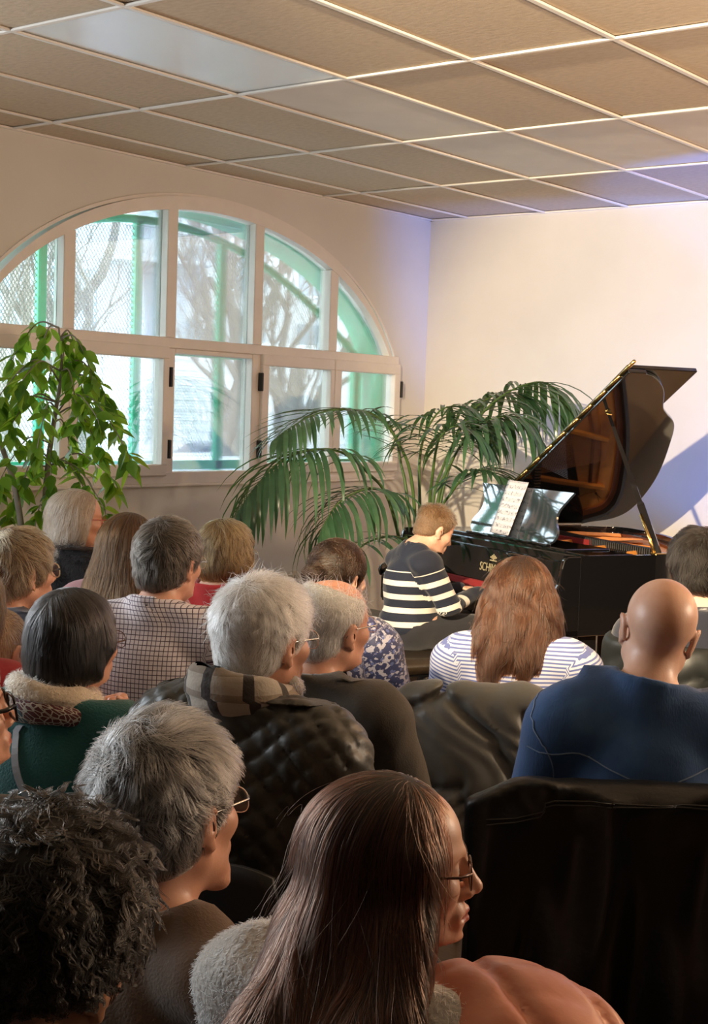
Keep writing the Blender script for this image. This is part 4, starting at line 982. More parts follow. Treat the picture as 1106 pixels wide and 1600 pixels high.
# --- woman with long dark hair, nearest the camera
EXF = (((-.09, .09), (-.10, .15), (1.06, 1.30), .0030),)
p = Person('woman with long dark auburn hair and thin glasses, in profile, nearest the camera', 612, 1350, 1.77, 84, 40, 'f', 'light', .95, 2, 0)
p.body(build_body('f', fine=.0030)); dress_low(p); chair(p, 'chair under the woman with the salmon puffer jacket')
m_h = hair_material('auburn_hair', (.020, .008, .005), .5, .26, (.13, .050, .030)); m_hc = plain('auburn_hair_base', (.016, .008, .006), .6)
g = hair_grid((-.20, -.27, -.46), (.24, .15, .19), .007)
g.ell((0, -.016, .030), (.086, .103, .092), .01); g.ell((0, -.040, -.05), (.092, .082, .12), .03); g.cap((.066, .022, .02), (.088, .018, -.17), .030, .032, .03, True)
g.ell((0, -.125, -.22), (.120, .048, .22), .05, rot=(-.25, 0, 0)); g.cap((.080, -.01, -.10), (.150, -.055, -.19), .048, .050, .05); g.cap((.150, -.055, -.19), (.185, -.085, -.44), .050, .062, .05); g.cap((.03, -.10, -.10), (.105, -.155, -.20), .055, .060, .05); g.cap((.105, -.155, -.20), (.125, -.195, -.44), .058, .062, .05); g.cap((.085, .025, -.09), (.150, .030, -.17), .038, .042, .05); g.cap((.150, .030, -.17), (.205, .020, -.40), .042, .050, .05)
g.ell((0, .100, -.075), (.058, .060, .09), .012, False, True); g.plane((0, .060, -.01), (0, .96, -.28), .012); g.ell((0, -.02, -.16), (.048, .060, .15), .01, False, True)
fl = lambda q: np.stack([.25 * q[:, 0] * 6 * (q[:, 2] > -.02), -.55 * np.clip(q[:, 2] - .03, 0, .1) * 10 * (q[:, 1] < .2), -1.2 + 0 * q[:, 0]], 1) + np.where((q[:, 2] > .06)[:, None], (q - np.array((-.01, .05, .10))) * 9, 0)
kp = lambda c, n: (np.abs(c[:, 0]) + np.clip(-c[:, 1], 0, 1) > .035).astype(float)
p.hair(g, m_hc, m_h, [dict(n=17000, length=.17, steps=11, flow=fl, lift=.007, rnd=.06, clump=.22, seed=3, gravity=.4, locks=(420, .55, .6)), dict(n=260, length=.16, steps=10, flow=fl, lift=.035, rnd=.35, clump=.5, keep=lambda c, n: ((n[:, 1] < .3) | (n[:, 2] > .5)).astype(float), seed=8, rad=.00018)], .00040)
glasses(p, G_DARKW, .0010, .027, .020)
m_fleece = cloth_mat('white_fleece', (.55, .53, .50), .95, .5, 120, .2); m_salmon = plain('salmon_nylon', (.60, .20, .115), .38, var=.12, nscale=9, bump=.10, bscale=35, Sheen_Weight=.2)
go = garment('f', .016, collar=(.066, .012, .985, 1.075), amp=.003, seed=2, w=.95); V_, Q_ = go.mesh(); fo = p.cloth('fleece_jacket', go, m_fleece)
m_wool = hair_material('white_wool', (.62, .60, .56), .1, .6)
S = strands(go, V_, Q_, 9000, .009, 3, lambda q: wave(q, 4, 60) + np.array((0, 0, -.5)), .005, .8, .5, lambda c, n: ((c[:, 2] > .80) & (c[:, 1] < .1)).astype(float), 5); hair_object('fleece_pile', p.warp(S.reshape(-1, 3)).reshape(S.shape), m_wool, fo, .00035)
gq = SDF(axis(-.02, .46, .0085), axis(-.22, .34, .0085), axis(.60, 1.16, .0085)); gq.cap((.225, .0, .93), (.285, .06, .70), .095, .085, .05)
gq.ell((.180, .035, .985), (.158, .145, .112), .04).field(lambda X, Y, Z: .013 * np.exp(-((np.mod(X * .55 + Y * .75 + .02 * np.sin(12 * X), .088) - .044) / .008) ** 2) - .005 * np.abs(np.sin(26 * X - 19 * Y + 15 * Z))); gq.cap((0, -.05, 1.0), (0, -.02, 1.2), .076, .076, .035, False, True); p.cloth('puffer_jacket', gq, m_salmon, rigid=True)
ft = SDF(axis(-.02, .24, .008), axis(-.16, .16, .008), axis(.86, 1.14, .008)); ft.cap((.13, .16, .90), (.145, .10, .955), .020, .022, .03); ft.cap((.145, .10, .955), (.14, .0, .965), .022, .022, .03); ft.cap((.14, .0, .965), (.13, -.09, .93), .022, .020, .03)
V_, Q_ = ft.mesh(); tr = p.cloth('fur_trim', ft, cloth_mat('beige_fur_base', (.20, .12, .07)), rigid=True)
S = strands(ft, V_, Q_, 3500, .028, 4, lambda q: wave(q, 6, 40) * .6 + np.array((.3, -.2, -.4)), .016, .6, .6, None, 6); hair_object('fur_pile', p.warp(S.reshape(-1, 3), True).reshape(S.shape), hair_material('beige_fur', (.30, .17, .10), .3, .5), tr, .0003)

# --- man with curly black hair
p = Person('man with curly black hair and grey plaid jacket in the bottom corner', 66, 1496, 1.40, 28, 14, 'm', 'tan', .98, -12, 6)
p.body(BASE_M); dress_low(p); chair(p, 'chair under the man with curly black hair')
m_h = hair_material('black_curls', (.003, .0026, .0023), .4, .26, (.016, .0135, .0115)); m_hc = plain('black_hair_base', (.006, .005, .005), .7)
g = cap_short(.018, .034, -.020, .050, .006); g.field(lambda X, Y, Z: .004 * np.sin(70 * X + 20 * Y) * np.sin(65 * Y + 30 * Z) * np.sin(60 * Z + 25 * X))
p.hair(g, m_hc, m_h, [dict(n=9500, length=lambda q: .030 + .055 * np.clip((q[:, 2] + .03) / .12, 0, 1), steps=18, flow=crown_flow((0, -.05, .11), .5, .35), lift=lambda q: .006 + .016 * np.clip((q[:, 2] + .02) / .1, 0, 1), rnd=.12, clump=.9, curl=(1.7, .85), seed=12, cf=60, locks=(700, .95, .82))], .00055)
m_plaid = pat_mat('grey_plaid', lambda t, v, x, y, z: t.mix(t.math('MULTIPLY', t.math('ADD', lines(t, x, .052, .10), t.math('ADD', lines(t, y, .052, .10), t.math('ADD', lines(t, x, .026, .08), lines(t, y, .026, .08)))), .35), t.mix(t.math('MULTIPLY', lines(t, t.math('ADD', x, y), .0045, .5), .6), (.075, .085, .105), (.14, .15, .19)), (.012, .013, .018)))
p.cloth('jacket', garment('m', .024, collar=(.074, .011, .985, 1.128), amp=.004, seed=14, neck=.066), m_plaid, PAT)

# --- grey-haired man in the brown jacket
p = Person('man with thick grey hair, wire glasses and brown cotton jacket', 266, 1270, 2.2, 42, 50, 'm', 'ruddy', 1.12, 3, -6)
p.body(BASE_M); dress_low(p); chair(p, 'chair under the man in the brown jacket')
m_h = hair_material('iron_grey_hair', (.030, .029, .028), .75, .30, (.42, .40, .38)); m_hc = plain('iron_grey_hair_base', (.035, .032, .029), .7)
g = cap_short(.013, .026, -.070, .052)
p.hair(g, m_hc, m_h, [dict(n=17000, length=lambda q: .026 + .026 * np.clip((q[:, 2] + .02) / .1, 0, 1), steps=7, flow=crown_flow((.01, -.05, .10), .35, .30), lift=lambda q: .004 + .012 * np.clip((q[:, 2] + .01) / .1, 0, 1), rnd=.28, clump=.55, seed=21, cf=38, locks=(800, .6, .7))], .00040)
glasses(p, G_WIRE, .0009)
m_brown = cloth_mat('brown_cotton', (.115, .062, .030), .8, .2, 220, .18)
p.cloth('jacket', garment('m', .019, collar=(.066, .007, .985, 1.085), amp=.006, seed=23, w=1.02), m_brown)

# --- white-haired man with plaid scarf and quilted olive jacket
p = Person('white-haired man with wire glasses, plaid scarf and dark quilted jacket', 414, 1000, 2.92, 44, 30, 'm', 'ruddy', 1.0, 0, 0)
p.body(BASE_M); dress_low(p); chair(p, 'chair under the white-haired man with the plaid scarf')
m_white = hair_material('white_hair', (.74, .72, .69), .25, .38, (.96, .95, .93)); m_wc = plain('white_hair_base', (.50, .48, .45), .8)
g = cap_short(.012, .018, -.066, .050)
p.hair(g, m_wc, m_white, [dict(n=13000, length=lambda q: .022 + .020 * np.clip((q[:, 2] + .02) / .1, 0, 1), steps=6, flow=crown_flow((0, -.045, .10), .4, .15), lift=lambda q: .004 + .011 * np.clip(q[:, 2] / .1, 0, 1), rnd=.30, clump=.5, seed=31, locks=(700, .5, .7)), dict(n=450, length=.042, steps=6, flow=crown_flow((0, -.03, .09), .1), lift=.030, rnd=.5, clump=.5, seed=32, keep=lambda c, n: (c[:, 2] > .03).astype(float))], .00040)
gb = SDF(axis(-.08, .08, .006), axis(0, .12, .006), axis(-.15, -.04, .006)); gb.cap((.043, .025, -.082), (.022, .064, -.106), .022, .021, .03, True); gb.ell((0, .078, -.104), (.026, .020, .020), .02); V_, Q_ = gb.mesh()
bo_ = link('beard', mesh('beard', p.head(V_), Q_, m_wc, True), p.root); S = strands(gb, V_, Q_, 1500, .012, 3, lambda q: np.array((0, .1, -1.0)) + 0 * q, .006, .4, .3, None, 33); hair_object('beard_hair', p.head(S.reshape(-1, 3)).reshape(S.shape), m_white, bo_, .0003)
glasses(p, G_WIRE, .0009, .028, .020)
m_olive = plain('dark_olive_nylon', (.022, .021, .015), .45, var=.2, nscale=12, bump=.1, bscale=40, Sheen_Weight=.15)
gq = garment('m', .034, collar=(.078, .014, .985, 1.062), amp=.002, seed=34, quilt=(.060, .010), diamond=True, res=.0075, w=1.02); p.cloth('quilted_jacket', gq, m_olive)
def scarf(p, mat, R=.078, th=.030, z0=1.045, slope=.30, seed=1, amp=.006, name='scarf', drop=True):
    g = SDF(axis(-.16, .16, .007), axis(-.20, .14, .007), axis(.92, 1.16, .007))
    def fn(X, Y, Z):
        rr = np.sqrt(X ** 2 + (Y + .035) ** 2); zz = Z - z0 + slope * (Y + .035); return np.sqrt(((rr - R) / .8) ** 2 + (zz / 1.45) ** 2) - th
    g.apply(fn, (-.15, -.19, .95), (.15, .13, 1.13), .01)
    if drop: g.cap((.03, .075, 1.02), (.045, .115, .93), .030, .034, .03)
    g.field(folds(amp, seed, 30, (.5, .5, 2.2)))
    g.cap((0, -.050, 1.00), (0, -.020, 1.22), .056, .058, .004, False, True); return p.cloth(name, g, mat, lambda V: np.stack([np.arctan2(V[:, 0], -V[:, 1] - .035) * .1, V[:, 2], V[:, 1]], 1)), g
m_scarf = pat_mat('plaid_wool', lambda t, v, x, y, z: t.mix(lines(t, x, .075, .26), t.mix(lines(t, y, .05, .3), (.40, .35, .29), (.24, .19, .14)), (.035, .028, .025)), bump=.3, bs=180)
scarf(p, m_scarf, .092, .036, 1.082, .34, 35)

# --- balding man, dark jacket
p = Person('balding man with wispy white hair, glasses and dark olive jacket', 518, 978, 3.65, 45, 24, 'm', 'ruddy', 1.06, 3, 3)
p.body(BASE_M); dress_low(p); chair(p, 'chair under the balding man')
g = cap_short(.007, .004, -.066, .030); g.ell((0, .035, .105), (.070, .085, .062), .012, False, True)
p.hair(g, m_wc, m_white, [dict(n=4200, length=.022, steps=5, flow=crown_flow((0, -.02, .10), .7), lift=.006, rnd=.3, clump=.5, seed=41), dict(n=420, length=.05, steps=6, flow=crown_flow((0, .0, .07), -.3), lift=.030, rnd=.5, clump=.6, seed=42, keep=lambda c, n: (c[:, 2] > .04).astype(float))], .0004)
glasses(p, G_WIRE, .0009)
m_dol = cloth_mat('dark_olive_cotton', (.040, .030, .018), .75, .15, 240, .2); p.cloth('jacket', garment('m', .024, collar=(.070, .009, .985, 1.088), amp=.006, seed=43, w=1.0), m_dol)

# --- woman in the teal top
HAND_CHIN = dict(sh=(.186, -.036, .985), el=(.19, .215, .76), wr=(.088, .165, .975), fw=(-.35, .02, .90), nr=(.62, .75, .10), curl=(1.45, 1.35, .8), thumb=(.3, .5))
p = Person('woman with dark bob, teal top and cream scarf, hand at her chin', 118, 1003, 3.2, 50, 24, 'f', 'ruddy', .99, 4, 4)
p.body(build_body('f', (HAND_CHIN, ARM), extra=(((-.02, .15), (.08, .26), (.93, 1.12), .0048),))); dress_low(p); chair(p, 'grey chair behind the woman in the teal top', 'grey')
m_h = hair_material('dark_grey_hair', (.008, .0075, .008), .6, .24, (.06, .055, .055)); m_hc = plain('dark_grey_hair_base', (.014, .013, .013), .6)
g = hair_grid((-.14, -.17, -.15), (.14, .15, .19)); g.ell((0, -.016, .034), (.087, .105, .093), .01); g.ell((0, -.030, -.030), (.089, .093, .085), .03); g.cap((.068, .03, .01), (.078, .012, -.05), .024, .022, .02, True)
g.plane((0, .060, .02), (0, .90, -.40), .012); g.plane((0, -.03, -.082), (0, .22, -1), .012); g.ell((.095, .035, -.06), (.03, .036, .05), .008, True, True)
p.hair(g, m_hc, m_h, [dict(n=9500, length=.075, steps=8, flow=crown_flow((.0, -.03, .12), 1.1, 0, .0), lift=.005, rnd=.10, clump=.25, seed=51, locks=(300, .5, .5))], .0004)
glasses(p, G_DARKW); er = MB(); er.tube([(.0775 + .001, -.004 + .006 * math.cos(a), -.053 + .007 * math.sin(a)) for a in np.linspace(0, 6.28, 14)], .0013, 6, False); p.mb('earring', er, m_brass)
m_teal = cloth_mat('teal_knit', (.012, .105, .105), .9, .35, 200, .12); gt = garment('f', .017, (HAND_CHIN, ARM), amp=.004, seed=52, w=1.02, collar=(.070, .012, .985, 1.055)); p.cloth('sweater', gt, m_teal)
m_cream = cloth_mat('cream_faux_fur', (.66, .54, .40), .95, .5, 140, .1); so, gs = scarf(p, m_cream, .082, .032, 1.075, .28, 53)
V_, Q_ = gs.mesh(); S = strands(gs, V_, Q_, 4500, .012, 3, lambda q: wave(q, 8, 50) + np.array((.2, 0, -.5)), .007, .7, .6, None, 55); hair_object('scarf_pile', p.warp(S.reshape(-1, 3)).reshape(S.shape), hair_material('cream_pile', (.70, .58, .42), .15, .6), so, .0004)
m_pat = pat_mat('patterned_silk', lambda t, v, x, y, z: t.mix(t.math('LESS_THAN', t.n('TexVoronoi', Vector=v, Scale=70.0, _feature='DISTANCE_TO_EDGE').outputs[0], .07), t.mix(t.math('GREATER_THAN', x, -.02), (.02, .07, .09), (.09, .018, .02)), (.45, .42, .36)))
scarf(p, m_pat, .100, .024, 1.040, .30, 54, .003, 'patterned_collar', False)
m_strap = plain('silver_grey_leather', (.36, .38, .42), .4); 
def on_cloth(p, g, pts, width, mat, name, lift=.003, thick=.002, n=24, parent=None, up=None):
    """a flat strap or seam laid on the cloth along a line of points"""
    P = np.array(curve([np.array(q) for q in pts], max(2, n // (len(pts) - 1))))
    for _ in range(6):
        d, nn = g.sample(P); P = P + nn * (lift - d)[:, None]
    T = np.gradient(P, axis=0); _, nn = g.sample(P); B = np.cross(T, nn); B /= np.linalg.norm(B, axis=1)[:, None]; V = []; K = len(P)
    for q, b, m in zip(P, B, nn): V += [q - b * width / 2, q + b * width / 2, q + b * width / 2 + m * thick, q - b * width / 2 + m * thick]
    Fc = [(4 * i + k, 4 * i + (k + 1) % 4, 4 * i + 4 + (k + 1) % 4, 4 * i + 4 + k) for i in range(K - 1) for k in range(4)]
    return link(name, mesh(name, p.warp(np.array(V)), Fc, mat, False), parent or p.root), P, nn
st_, P_, n_n = on_cloth(p, gt, [(-.050, -.10, 1.035), (-.045, -.14, .96), (-.018, -.155, .88), (.05, -.16, .77), (.14, -.14, .64)], .017, m_strap, 'bag_strap')
i_ = int(len(P_) * .52); bk = MB(); c_, tt = P_[i_] + n_n[i_] * .005, P_[i_ + 1] - P_[i_ - 1]; tt /= np.linalg.norm(tt); bb = np.cross(tt, n_n[i_]); bk.tube([c_ + tt * a * .018 + bb * b * .014 for a, b in ((-1, -1), (-1, 1), (1, 1), (1, -1), (-1, -1))], .0022, 6); bk.tube([c_ - bb * .014, c_ + bb * .014], .0018, 6)
link('buckle', mesh('buckle', p.warp(np.concatenate(bk.v)), bk.f, G_WIRE, True), st_)

# --- man in the checked shirt
p = Person('man with greying brown hair and checked shirt, seen from behind', 265, 880, 4.1, 36, 18, 'm', 'ruddy', 1.0, 0, 0)
p.body(BASE_M); dress_low(p); chair(p, 'chair under the man in the checked shirt')
m_h = hair_material('greying_brown_hair', (.030, .023, .018), .6, .3, (.17, .145, .12)); m_hc = plain('greying_brown_base', (.030, .024, .019), .7)
g = cap_short(.013, .020, -.064, .050); p.hair(g, m_hc, m_h, [dict(n=8000, length=.034, steps=6, flow=crown_flow((0, -.05, .10), .5, .35), lift=.008, rnd=.2, clump=.5, seed=61, locks=(400, .5, .7))], .00045)
glasses(p, G_WIRE, .0010)
m_check = pat_mat('checked_cotton', lambda t, v, x, y, z: t.mix(t.math('MINIMUM', 1.0, t.math('ADD', lines(t, x, .0125, .17), lines(t, y, .0125, .17))), (.78, .72, .76), (.10, .065, .10)))
gk = garment('m', .018, collar=(.064, .006, .985, 1.10), amp=.005, seed=62, w=1.02); p.cloth('shirt', gk, m_check, PAT)

# --- bald man in the denim shirt
p = Person('bald man in a blue denim shirt', 1029, 984, 3.08, -4, -10, 'm', 'light', 1.0, 0, 10)
p.body(BASE_M); dress_low(p, 'denim_trousers'); CH_BALD = chair(p, 'chair under the bald man, hung with the black leather jacket'); P_BALD = p
m_denim = NT('blue_denim'); _n1 = m_denim.noise(9, 5); _n2 = m_denim.noise(300, 2, m_denim.coord('Object', (1, 1, .25)))
m_denim.set(Base_Color=m_denim.mix(m_denim.math('MULTIPLY', _n2, .5), m_denim.ramp(_n1, [(.3, (.012, .050, .165)), (.55, (.022, .085, .26)), (.75, (.05, .15, .36))]), (.05, .11, .22)), Roughness=.85, Sheen_Weight=.2); m_denim.bump(_n2, .25, .003); m_denim = m_denim.m
m_stitch = plain('pale_stitching', (.20, .28, .42), .8)
gd = garment('m', .020, collar=(.066, .008, .985, 1.095), amp=.010, seed=71, w=.99, f=20); p.cloth('denim_shirt', gd, m_denim)
for pts, nm in (([(-.22, -.05, .965), (-.15, -.12, .955), (-.06, -.16, .925), (0, -.165, .905), (.06, -.16, .925), (.15, -.12, .955), (.22, -.05, .965)], 'yoke_seam'), ([(-.185, .0, 1.05), (-.215, -.06, 1.0), (-.205, -.10, .93), (-.20, -.10, .86)], 'armhole_seam'), ([(.185, .0, 1.05), (.215, -.06, 1.0), (.205, -.10, .93), (.20, -.10, .86)], 'armhole_seam')):
    on_cloth(p, gd, pts, .0024, m_stitch, nm, .0005, .0012, 40)

# --- woman with wavy hair, striped top
p = Person('woman with long wavy reddish brown hair and striped top', 816, 930, 4.28, 12, 8, 'f', 'light', .97, 2, 0)
p.body(BASE_F); dress_low(p, 'denim_trousers'); P_WAVY = p; chair(p, 'chair under the woman with wavy hair, hung with the olive puffer')
m_h = hair_material('chestnut_hair', (.018, .007, .004), .5, .26, (.10, .034, .014)); m_hc = plain('chestnut_base', (.022, .010, .006), .6)
g = hair_grid((-.19, -.26, -.44), (.20, .15, .19), .007); g.ell((0, -.018, .032), (.092, .112, .094), .01); g.ell((0, -.055, -.07), (.118, .085, .12), .04); g.cap((.075, -.02, -.02), (.105, -.045, -.16), .040, .042, .04, True); g.ell((-.015, -.115, -.15), (.110, .050, .12), .04, rot=(-.25, 0, 0))
g.cap((-.05, -.10, -.2), (-.065, -.185, -.37), .05, .034, .03); g.cap((-.02, -.12, -.22), (-.035, -.195, -.41), .035, .022, .02); g.ell((0, .08, -.06), (.062, .06, .12), .012, False, True); g.plane((0, .06, .05), (0, .9, -.5), .012); g.ell((0, -.02, -.17), (.048, .055, .15), .01, False, True)
g.field(lambda X, Y, Z: .004 * np.sin(60 * X + 2.2 * np.sin(20 * Z)) * np.clip((.05 - Z) * 12, 0, 1))
fl2 = lambda q: np.stack([.28 * np.sin(38 * q[:, 2] + 30 * q[:, 0]) * (q[:, 2] < 0) + 1.2 * q[:, 0] * (q[:, 2] > -.05), -.3 + 0 * q[:, 0], -1.3 + 0 * q[:, 0]], 1) + np.where((q[:, 2] > .06)[:, None], (q - np.array((0, .02, .10))) * 8, 0)
p.hair(g, m_hc, m_h, [dict(n=13000, length=.19, steps=14, flow=fl2, lift=.010, rnd=.12, clump=.45, seed=81, curl=(.55, .75), locks=(170, .85, .5), gravity=.6), dict(n=300, length=.12, steps=10, flow=fl2, lift=.030, rnd=.5, clump=.6, seed=82, curl=(.5, .9), rad=.0003)], .0005)
m_str = pat_mat('striped_jersey', lambda t, v, x, y, z: t.mix(lines(t, y, .0125, .45), (.56, .57, .68), (.12, .15, .36)))
p.cloth('striped_top', garment('f', .016, amp=.004, seed=83, w=1.0, collar=(.074, .006, .985, 1.05)), m_str, PAT)

# --- brunette in the floral blouse
p = Person('woman with dark pinned-up hair and blue floral blouse', 529, 903, 4.55, 42, 26, 'f', 'light', .95, 0, 0)
p.body(BASE_F); dress_low(p); chair(p, 'chair under the woman in the floral blouse')
m_h = hair_material('dark_brown_hair', (.009, .005, .0035), .5, .24, (.045, .022, .012)); m_hc = plain('dark_brown_base', (.012, .007, .005), .6)
g = cap_short(.013, .018, -.075, .060); g.ell((0, -.125, .020), (.040, .034, .036), .015)
p.hair(g, m_hc, m_h, [dict(n=6500, length=.06, steps=7, flow=lambda q: np.array((0, -.115, .02)) - q + np.array((0, 0, .01)), lift=.004, rnd=.10, clump=.25, seed=91)], .0005)
m_flor = pat_mat('floral_viscose', lambda t, v, x, y, z: t.mix(t.math('GREATER_THAN', t.noise(62, 3, v), .54), t.mix(t.math('LESS_THAN', t.n('TexVoronoi', Vector=v, Scale=55.0).outputs[0], .35), (.030, .035, .10), (.10, .12, .28)), (.42, .40, .48)), rough=.6)
gf = garment('f', .017, amp=.006, seed=92, collar=(.060, .008, .985, 1.075)); p.cloth('blouse', gf, m_flor, PAT)
on_cloth(p, gf, [(.10, -.05, 1.03), (.10, -.12, .95), (.14, -.13, .84), (.20, -.08, .72)], .014, G_BLACK, 'bag_strap')

# --- blonde bob, red top
p = Person('woman with golden blonde bob and red top before the window wall', 356, 866, 5.5, 46, 26, 'f', 'light', 1.04, 0, 0)
p.body(BASE_F); dress_low(p); chair(p, 'chair under the woman with the golden bob')
def bob(len_=-.085, t=.018):
    g = hair_grid(); g.ell((0, -.016, .034), (.076 + t, .094 + t, .082 + t), .01); g.ell((0, -.030, -.035), (.078 + t, .082 + t, .085), .03); g.cap((.066, .03, .0), (.076, .02, len_ + .03), .026, .022, .02, True)
    g.plane((0, .062, .02), (0, .9, -.42), .012); g.plane((0, -.03, len_), (0, .1, -1), .012); return g
m_gold_h = hair_material('golden_blonde_hair', (.12, .065, .025), .55, .3, (.46, .30, .13)); m_gc = plain('golden_blonde_base', (.11, .065, .03), .7)
p.hair(bob(), m_gc, m_gold_h, [dict(n=7500, length=.06, steps=7, flow=crown_flow((0, -.03, .11), .9), lift=.008, rnd=.16, clump=.5, seed=101, locks=(250, .6, .6))], .0005)
glasses(p, G_WIRE, .0010); p.cloth('red_top', garment('f', .017, amp=.004, seed=102, collar=(.064, .010, .985, 1.08)), cloth_mat('red_knit', (.42, .015, .015), .85, .2))

# --- woman with long light-brown hair
p = Person('woman with long straight light brown hair and pink top', 203, 856, 5.1, 30, 20, 'f', 'light', 1.04, 0, 0)
p.body(BASE_F); dress_low(p); chair(p, 'chair under the woman with long light brown hair')
def long_straight(back=-.36, w_=.135):
    g = hair_grid((-.18, -.25, -.44), (.19, .15, .19), .007); g.ell((0, -.018, .032), (.088, .108, .092), .01); g.ell((0, -.055, -.05), (.098, .082, .12), .04); g.ell((0, -.135, -.22), (w_, .050, .20), .05, rot=(-.28, 0, 0)); g.ell((.0, -.175, -.33), (w_ * .95, .040, .10), .05); g.cap((.06, -.02, -.02), (.085, -.045, -.20), .042, .045, .04, True)
    g.ell((0, .08, -.06), (.064, .07, .12), .012, False, True); g.plane((0, .06, .05), (0, .9, -.5), .012); g.ell((0, -.02, -.17), (.048, .055, .15), .01, False, True); return g
fl3 = lambda q: np.stack([1.6 * q[:, 0] * (q[:, 2] > -.05), -.3 + 0 * q[:, 0], -1.3 + 0 * q[:, 0]], 1) + np.where((q[:, 2] > .06)[:, None], (q - np.array((0, .03, .10))) * 8, 0)
p.hair(long_straight(-.37), plain('light_brown_base', (.060, .034, .020), .6), hair_material('light_brown_hair', (.036, .017, .008), .5, .25, (.18, .088, .038)), [dict(n=8500, length=.15, steps=9, flow=fl3, lift=.006, rnd=.06, clump=.22, seed=111, gravity=.4, locks=(260, .5, .5))], .0005)
p.cloth('pink_top', garment('f', .016, amp=.004, seed=112), cloth_mat('dusty_pink_knit', (.42, .22, .24), .9))

# --- white-blonde woman with red glasses and black fur collar
p = Person('woman with white-blonde long bob, red glasses and black fur collar', 122, 812, 6.0, 72, 45, 'f', 'ruddy', 1.04, 0, 0)
p.body(BASE_F); dress_low(p); chair(p, 'chair under the woman with the fur collar')
g = hair_grid((-.15, -.18, -.24), (.16, .15, .19), .007); g.ell((0, -.018, .032), (.092, .112, .094), .01); g.ell((0, -.050, -.06), (.100, .085, .12), .04); g.cap((.06, -.01, -.02), (.078, -.02, -.16), .042, .040, .04, True); g.ell((0, -.07, -.13), (.10, .06, .09), .04)
g.ell((0, .085, -.06), (.080, .078, .105), .012, False, True); g.plane((0, .030, .0), (0, .93, -.36), .012); g.ell((0, -.02, -.17), (.048, .055, .15), .01, False, True); g.plane((0, 0, -.205), (0, 0, -1), .01)
p.hair(g, plain('white_blonde_base', (.34, .27, .20), .7), hair_material('white_blonde_hair', (.50, .40, .28), .35, .3, (.85, .76, .62)), [dict(n=7500, length=.10, steps=8, flow=fl3, lift=.007, rnd=.08, clump=.3, seed=121, locks=(260, .6, .5))], .0005)
glasses(p, G_RED, .0014, .026, .017)
p.cloth('cream_blouse', garment('f', .016, amp=.004, seed=122), cloth_mat('cream_blouse', (.62, .55, .48), .8)); gv = garment('f', .030, amp=.003, seed=123, neck=.082, res=.012); gv.plane((0, .06, .9), (0, 1, .25), .02)
fo = p.cloth('coat', gv, cloth_mat('black_wool', (.008, .008, .010), .95)); V_, Q_ = gv.mesh(); S = strands(gv, V_, Q_, 6000, .035, 4, lambda q: wave(q, 7, 40) * .7 + np.array((0, -.2, -.5)), .024, .6, .5, lambda c, n: (c[:, 2] > .90).astype(float), 124); hair_object('fur_collar', p.warp(S.reshape(-1, 3)).reshape(S.shape), hair_material('black_fur', (.010, .009, .010), .4, .35), fo, .0006)

# --- short blonde woman with cream glasses
p = Person('woman with short layered blonde hair, cream glasses and navy coat', 33, 894, 4.5, 60, 35, 'f', 'ruddy', 1.03, 4, 0)
p.body(BASE_F); dress_low(p); chair(p, 'chair under the woman with cream glasses')
g = cap_short(.020, .026, -.072, .060); p.hair(g, m_gc, hair_material('layered_blonde_hair', (.11, .065, .03), .6, .3, (.62, .46, .26)), [dict(n=8000, length=.05, steps=7, flow=crown_flow((0, -.055, .10), .55, .3), lift=.012, rnd=.22, clump=.7, seed=131, locks=(220, .7, .6))], .0005)
glasses(p, G_CREAM, .0022, .028, .021, G_BLACK, 2.6, .102, .0022); er = MB(); er.lathe([(.0, 0), (.003, .002), (.003, .004), (0, .006)], 8, (.080, -.004, -.050)); p.mb('earring', er, m_brass)
gn = garment('f', .024, amp=.005, seed=132, collar=(.070, .010, .985, 1.085)); p.cloth('navy_coat', gn, cloth_mat('navy_nylon', (.018, .022, .045), .6)); on_cloth(p, gn, [(-.20, -.06, .985), (-.10, -.13, .985), (0, -.16, .985), (.10, -.13, .985), (.20, -.06, .985)], .007, plain('red_piping', (.5, .04, .03), .6), 'red_piping', .001)

# --- figures cut by the left edge
p = Person('woman with straight auburn hair at the left edge, mostly out of view', -54, 955, 3.9, 40, 30, 'f', 'light', 1.04, 0, 0)
p.body(BASE_F); dress_low(p); chair(p, 'chair under the auburn-haired woman at the left edge')
p.hair(bob(-.10, .024), plain('auburn_bob_base', (.06, .03, .015), .6), hair_material('auburn_bob_hair', (.06, .03, .014), .5, .27, (.20, .11, .05)), [dict(n=5000, length=.09, steps=8, flow=crown_flow((0, -.03, .11), 1.0), lift=.007, rnd=.1, clump=.3, seed=141)], .0005)
p.cloth('red_coat', garment('f', .024, amp=.005, seed=142, collar=(.070, .012, .985, 1.07)), cloth_mat('red_wool', (.40, .018, .02), .9))
p = Person('grey-haired person with black-framed glasses at the left edge', -78, 1118, 2.45, 74, 40, 'f', 'ruddy', .97, 10, 0)
p.body(BASE_F); dress_low(p); chair(p, 'chair under the person with black-framed glasses')
g = bob(-.075, .020); p.hair(g, plain('mousy_grey_base', (.05, .04, .03), .6), hair_material('mousy_grey_hair', (.05, .038, .03), .6, .3, (.25, .21, .17)), [dict(n=6000, length=.07, steps=7, flow=crown_flow((0, -.03, .11), .9), lift=.010, rnd=.18, clump=.4, seed=151)], .00045)
glasses(p, G_BLACK, .0028, .029, .023, None, 4, .104, .0030); p.cloth('dark_sweater', garment('f', .020, amp=.004, seed=152), cloth_mat('charcoal_knit', (.03, .03, .035), .9))

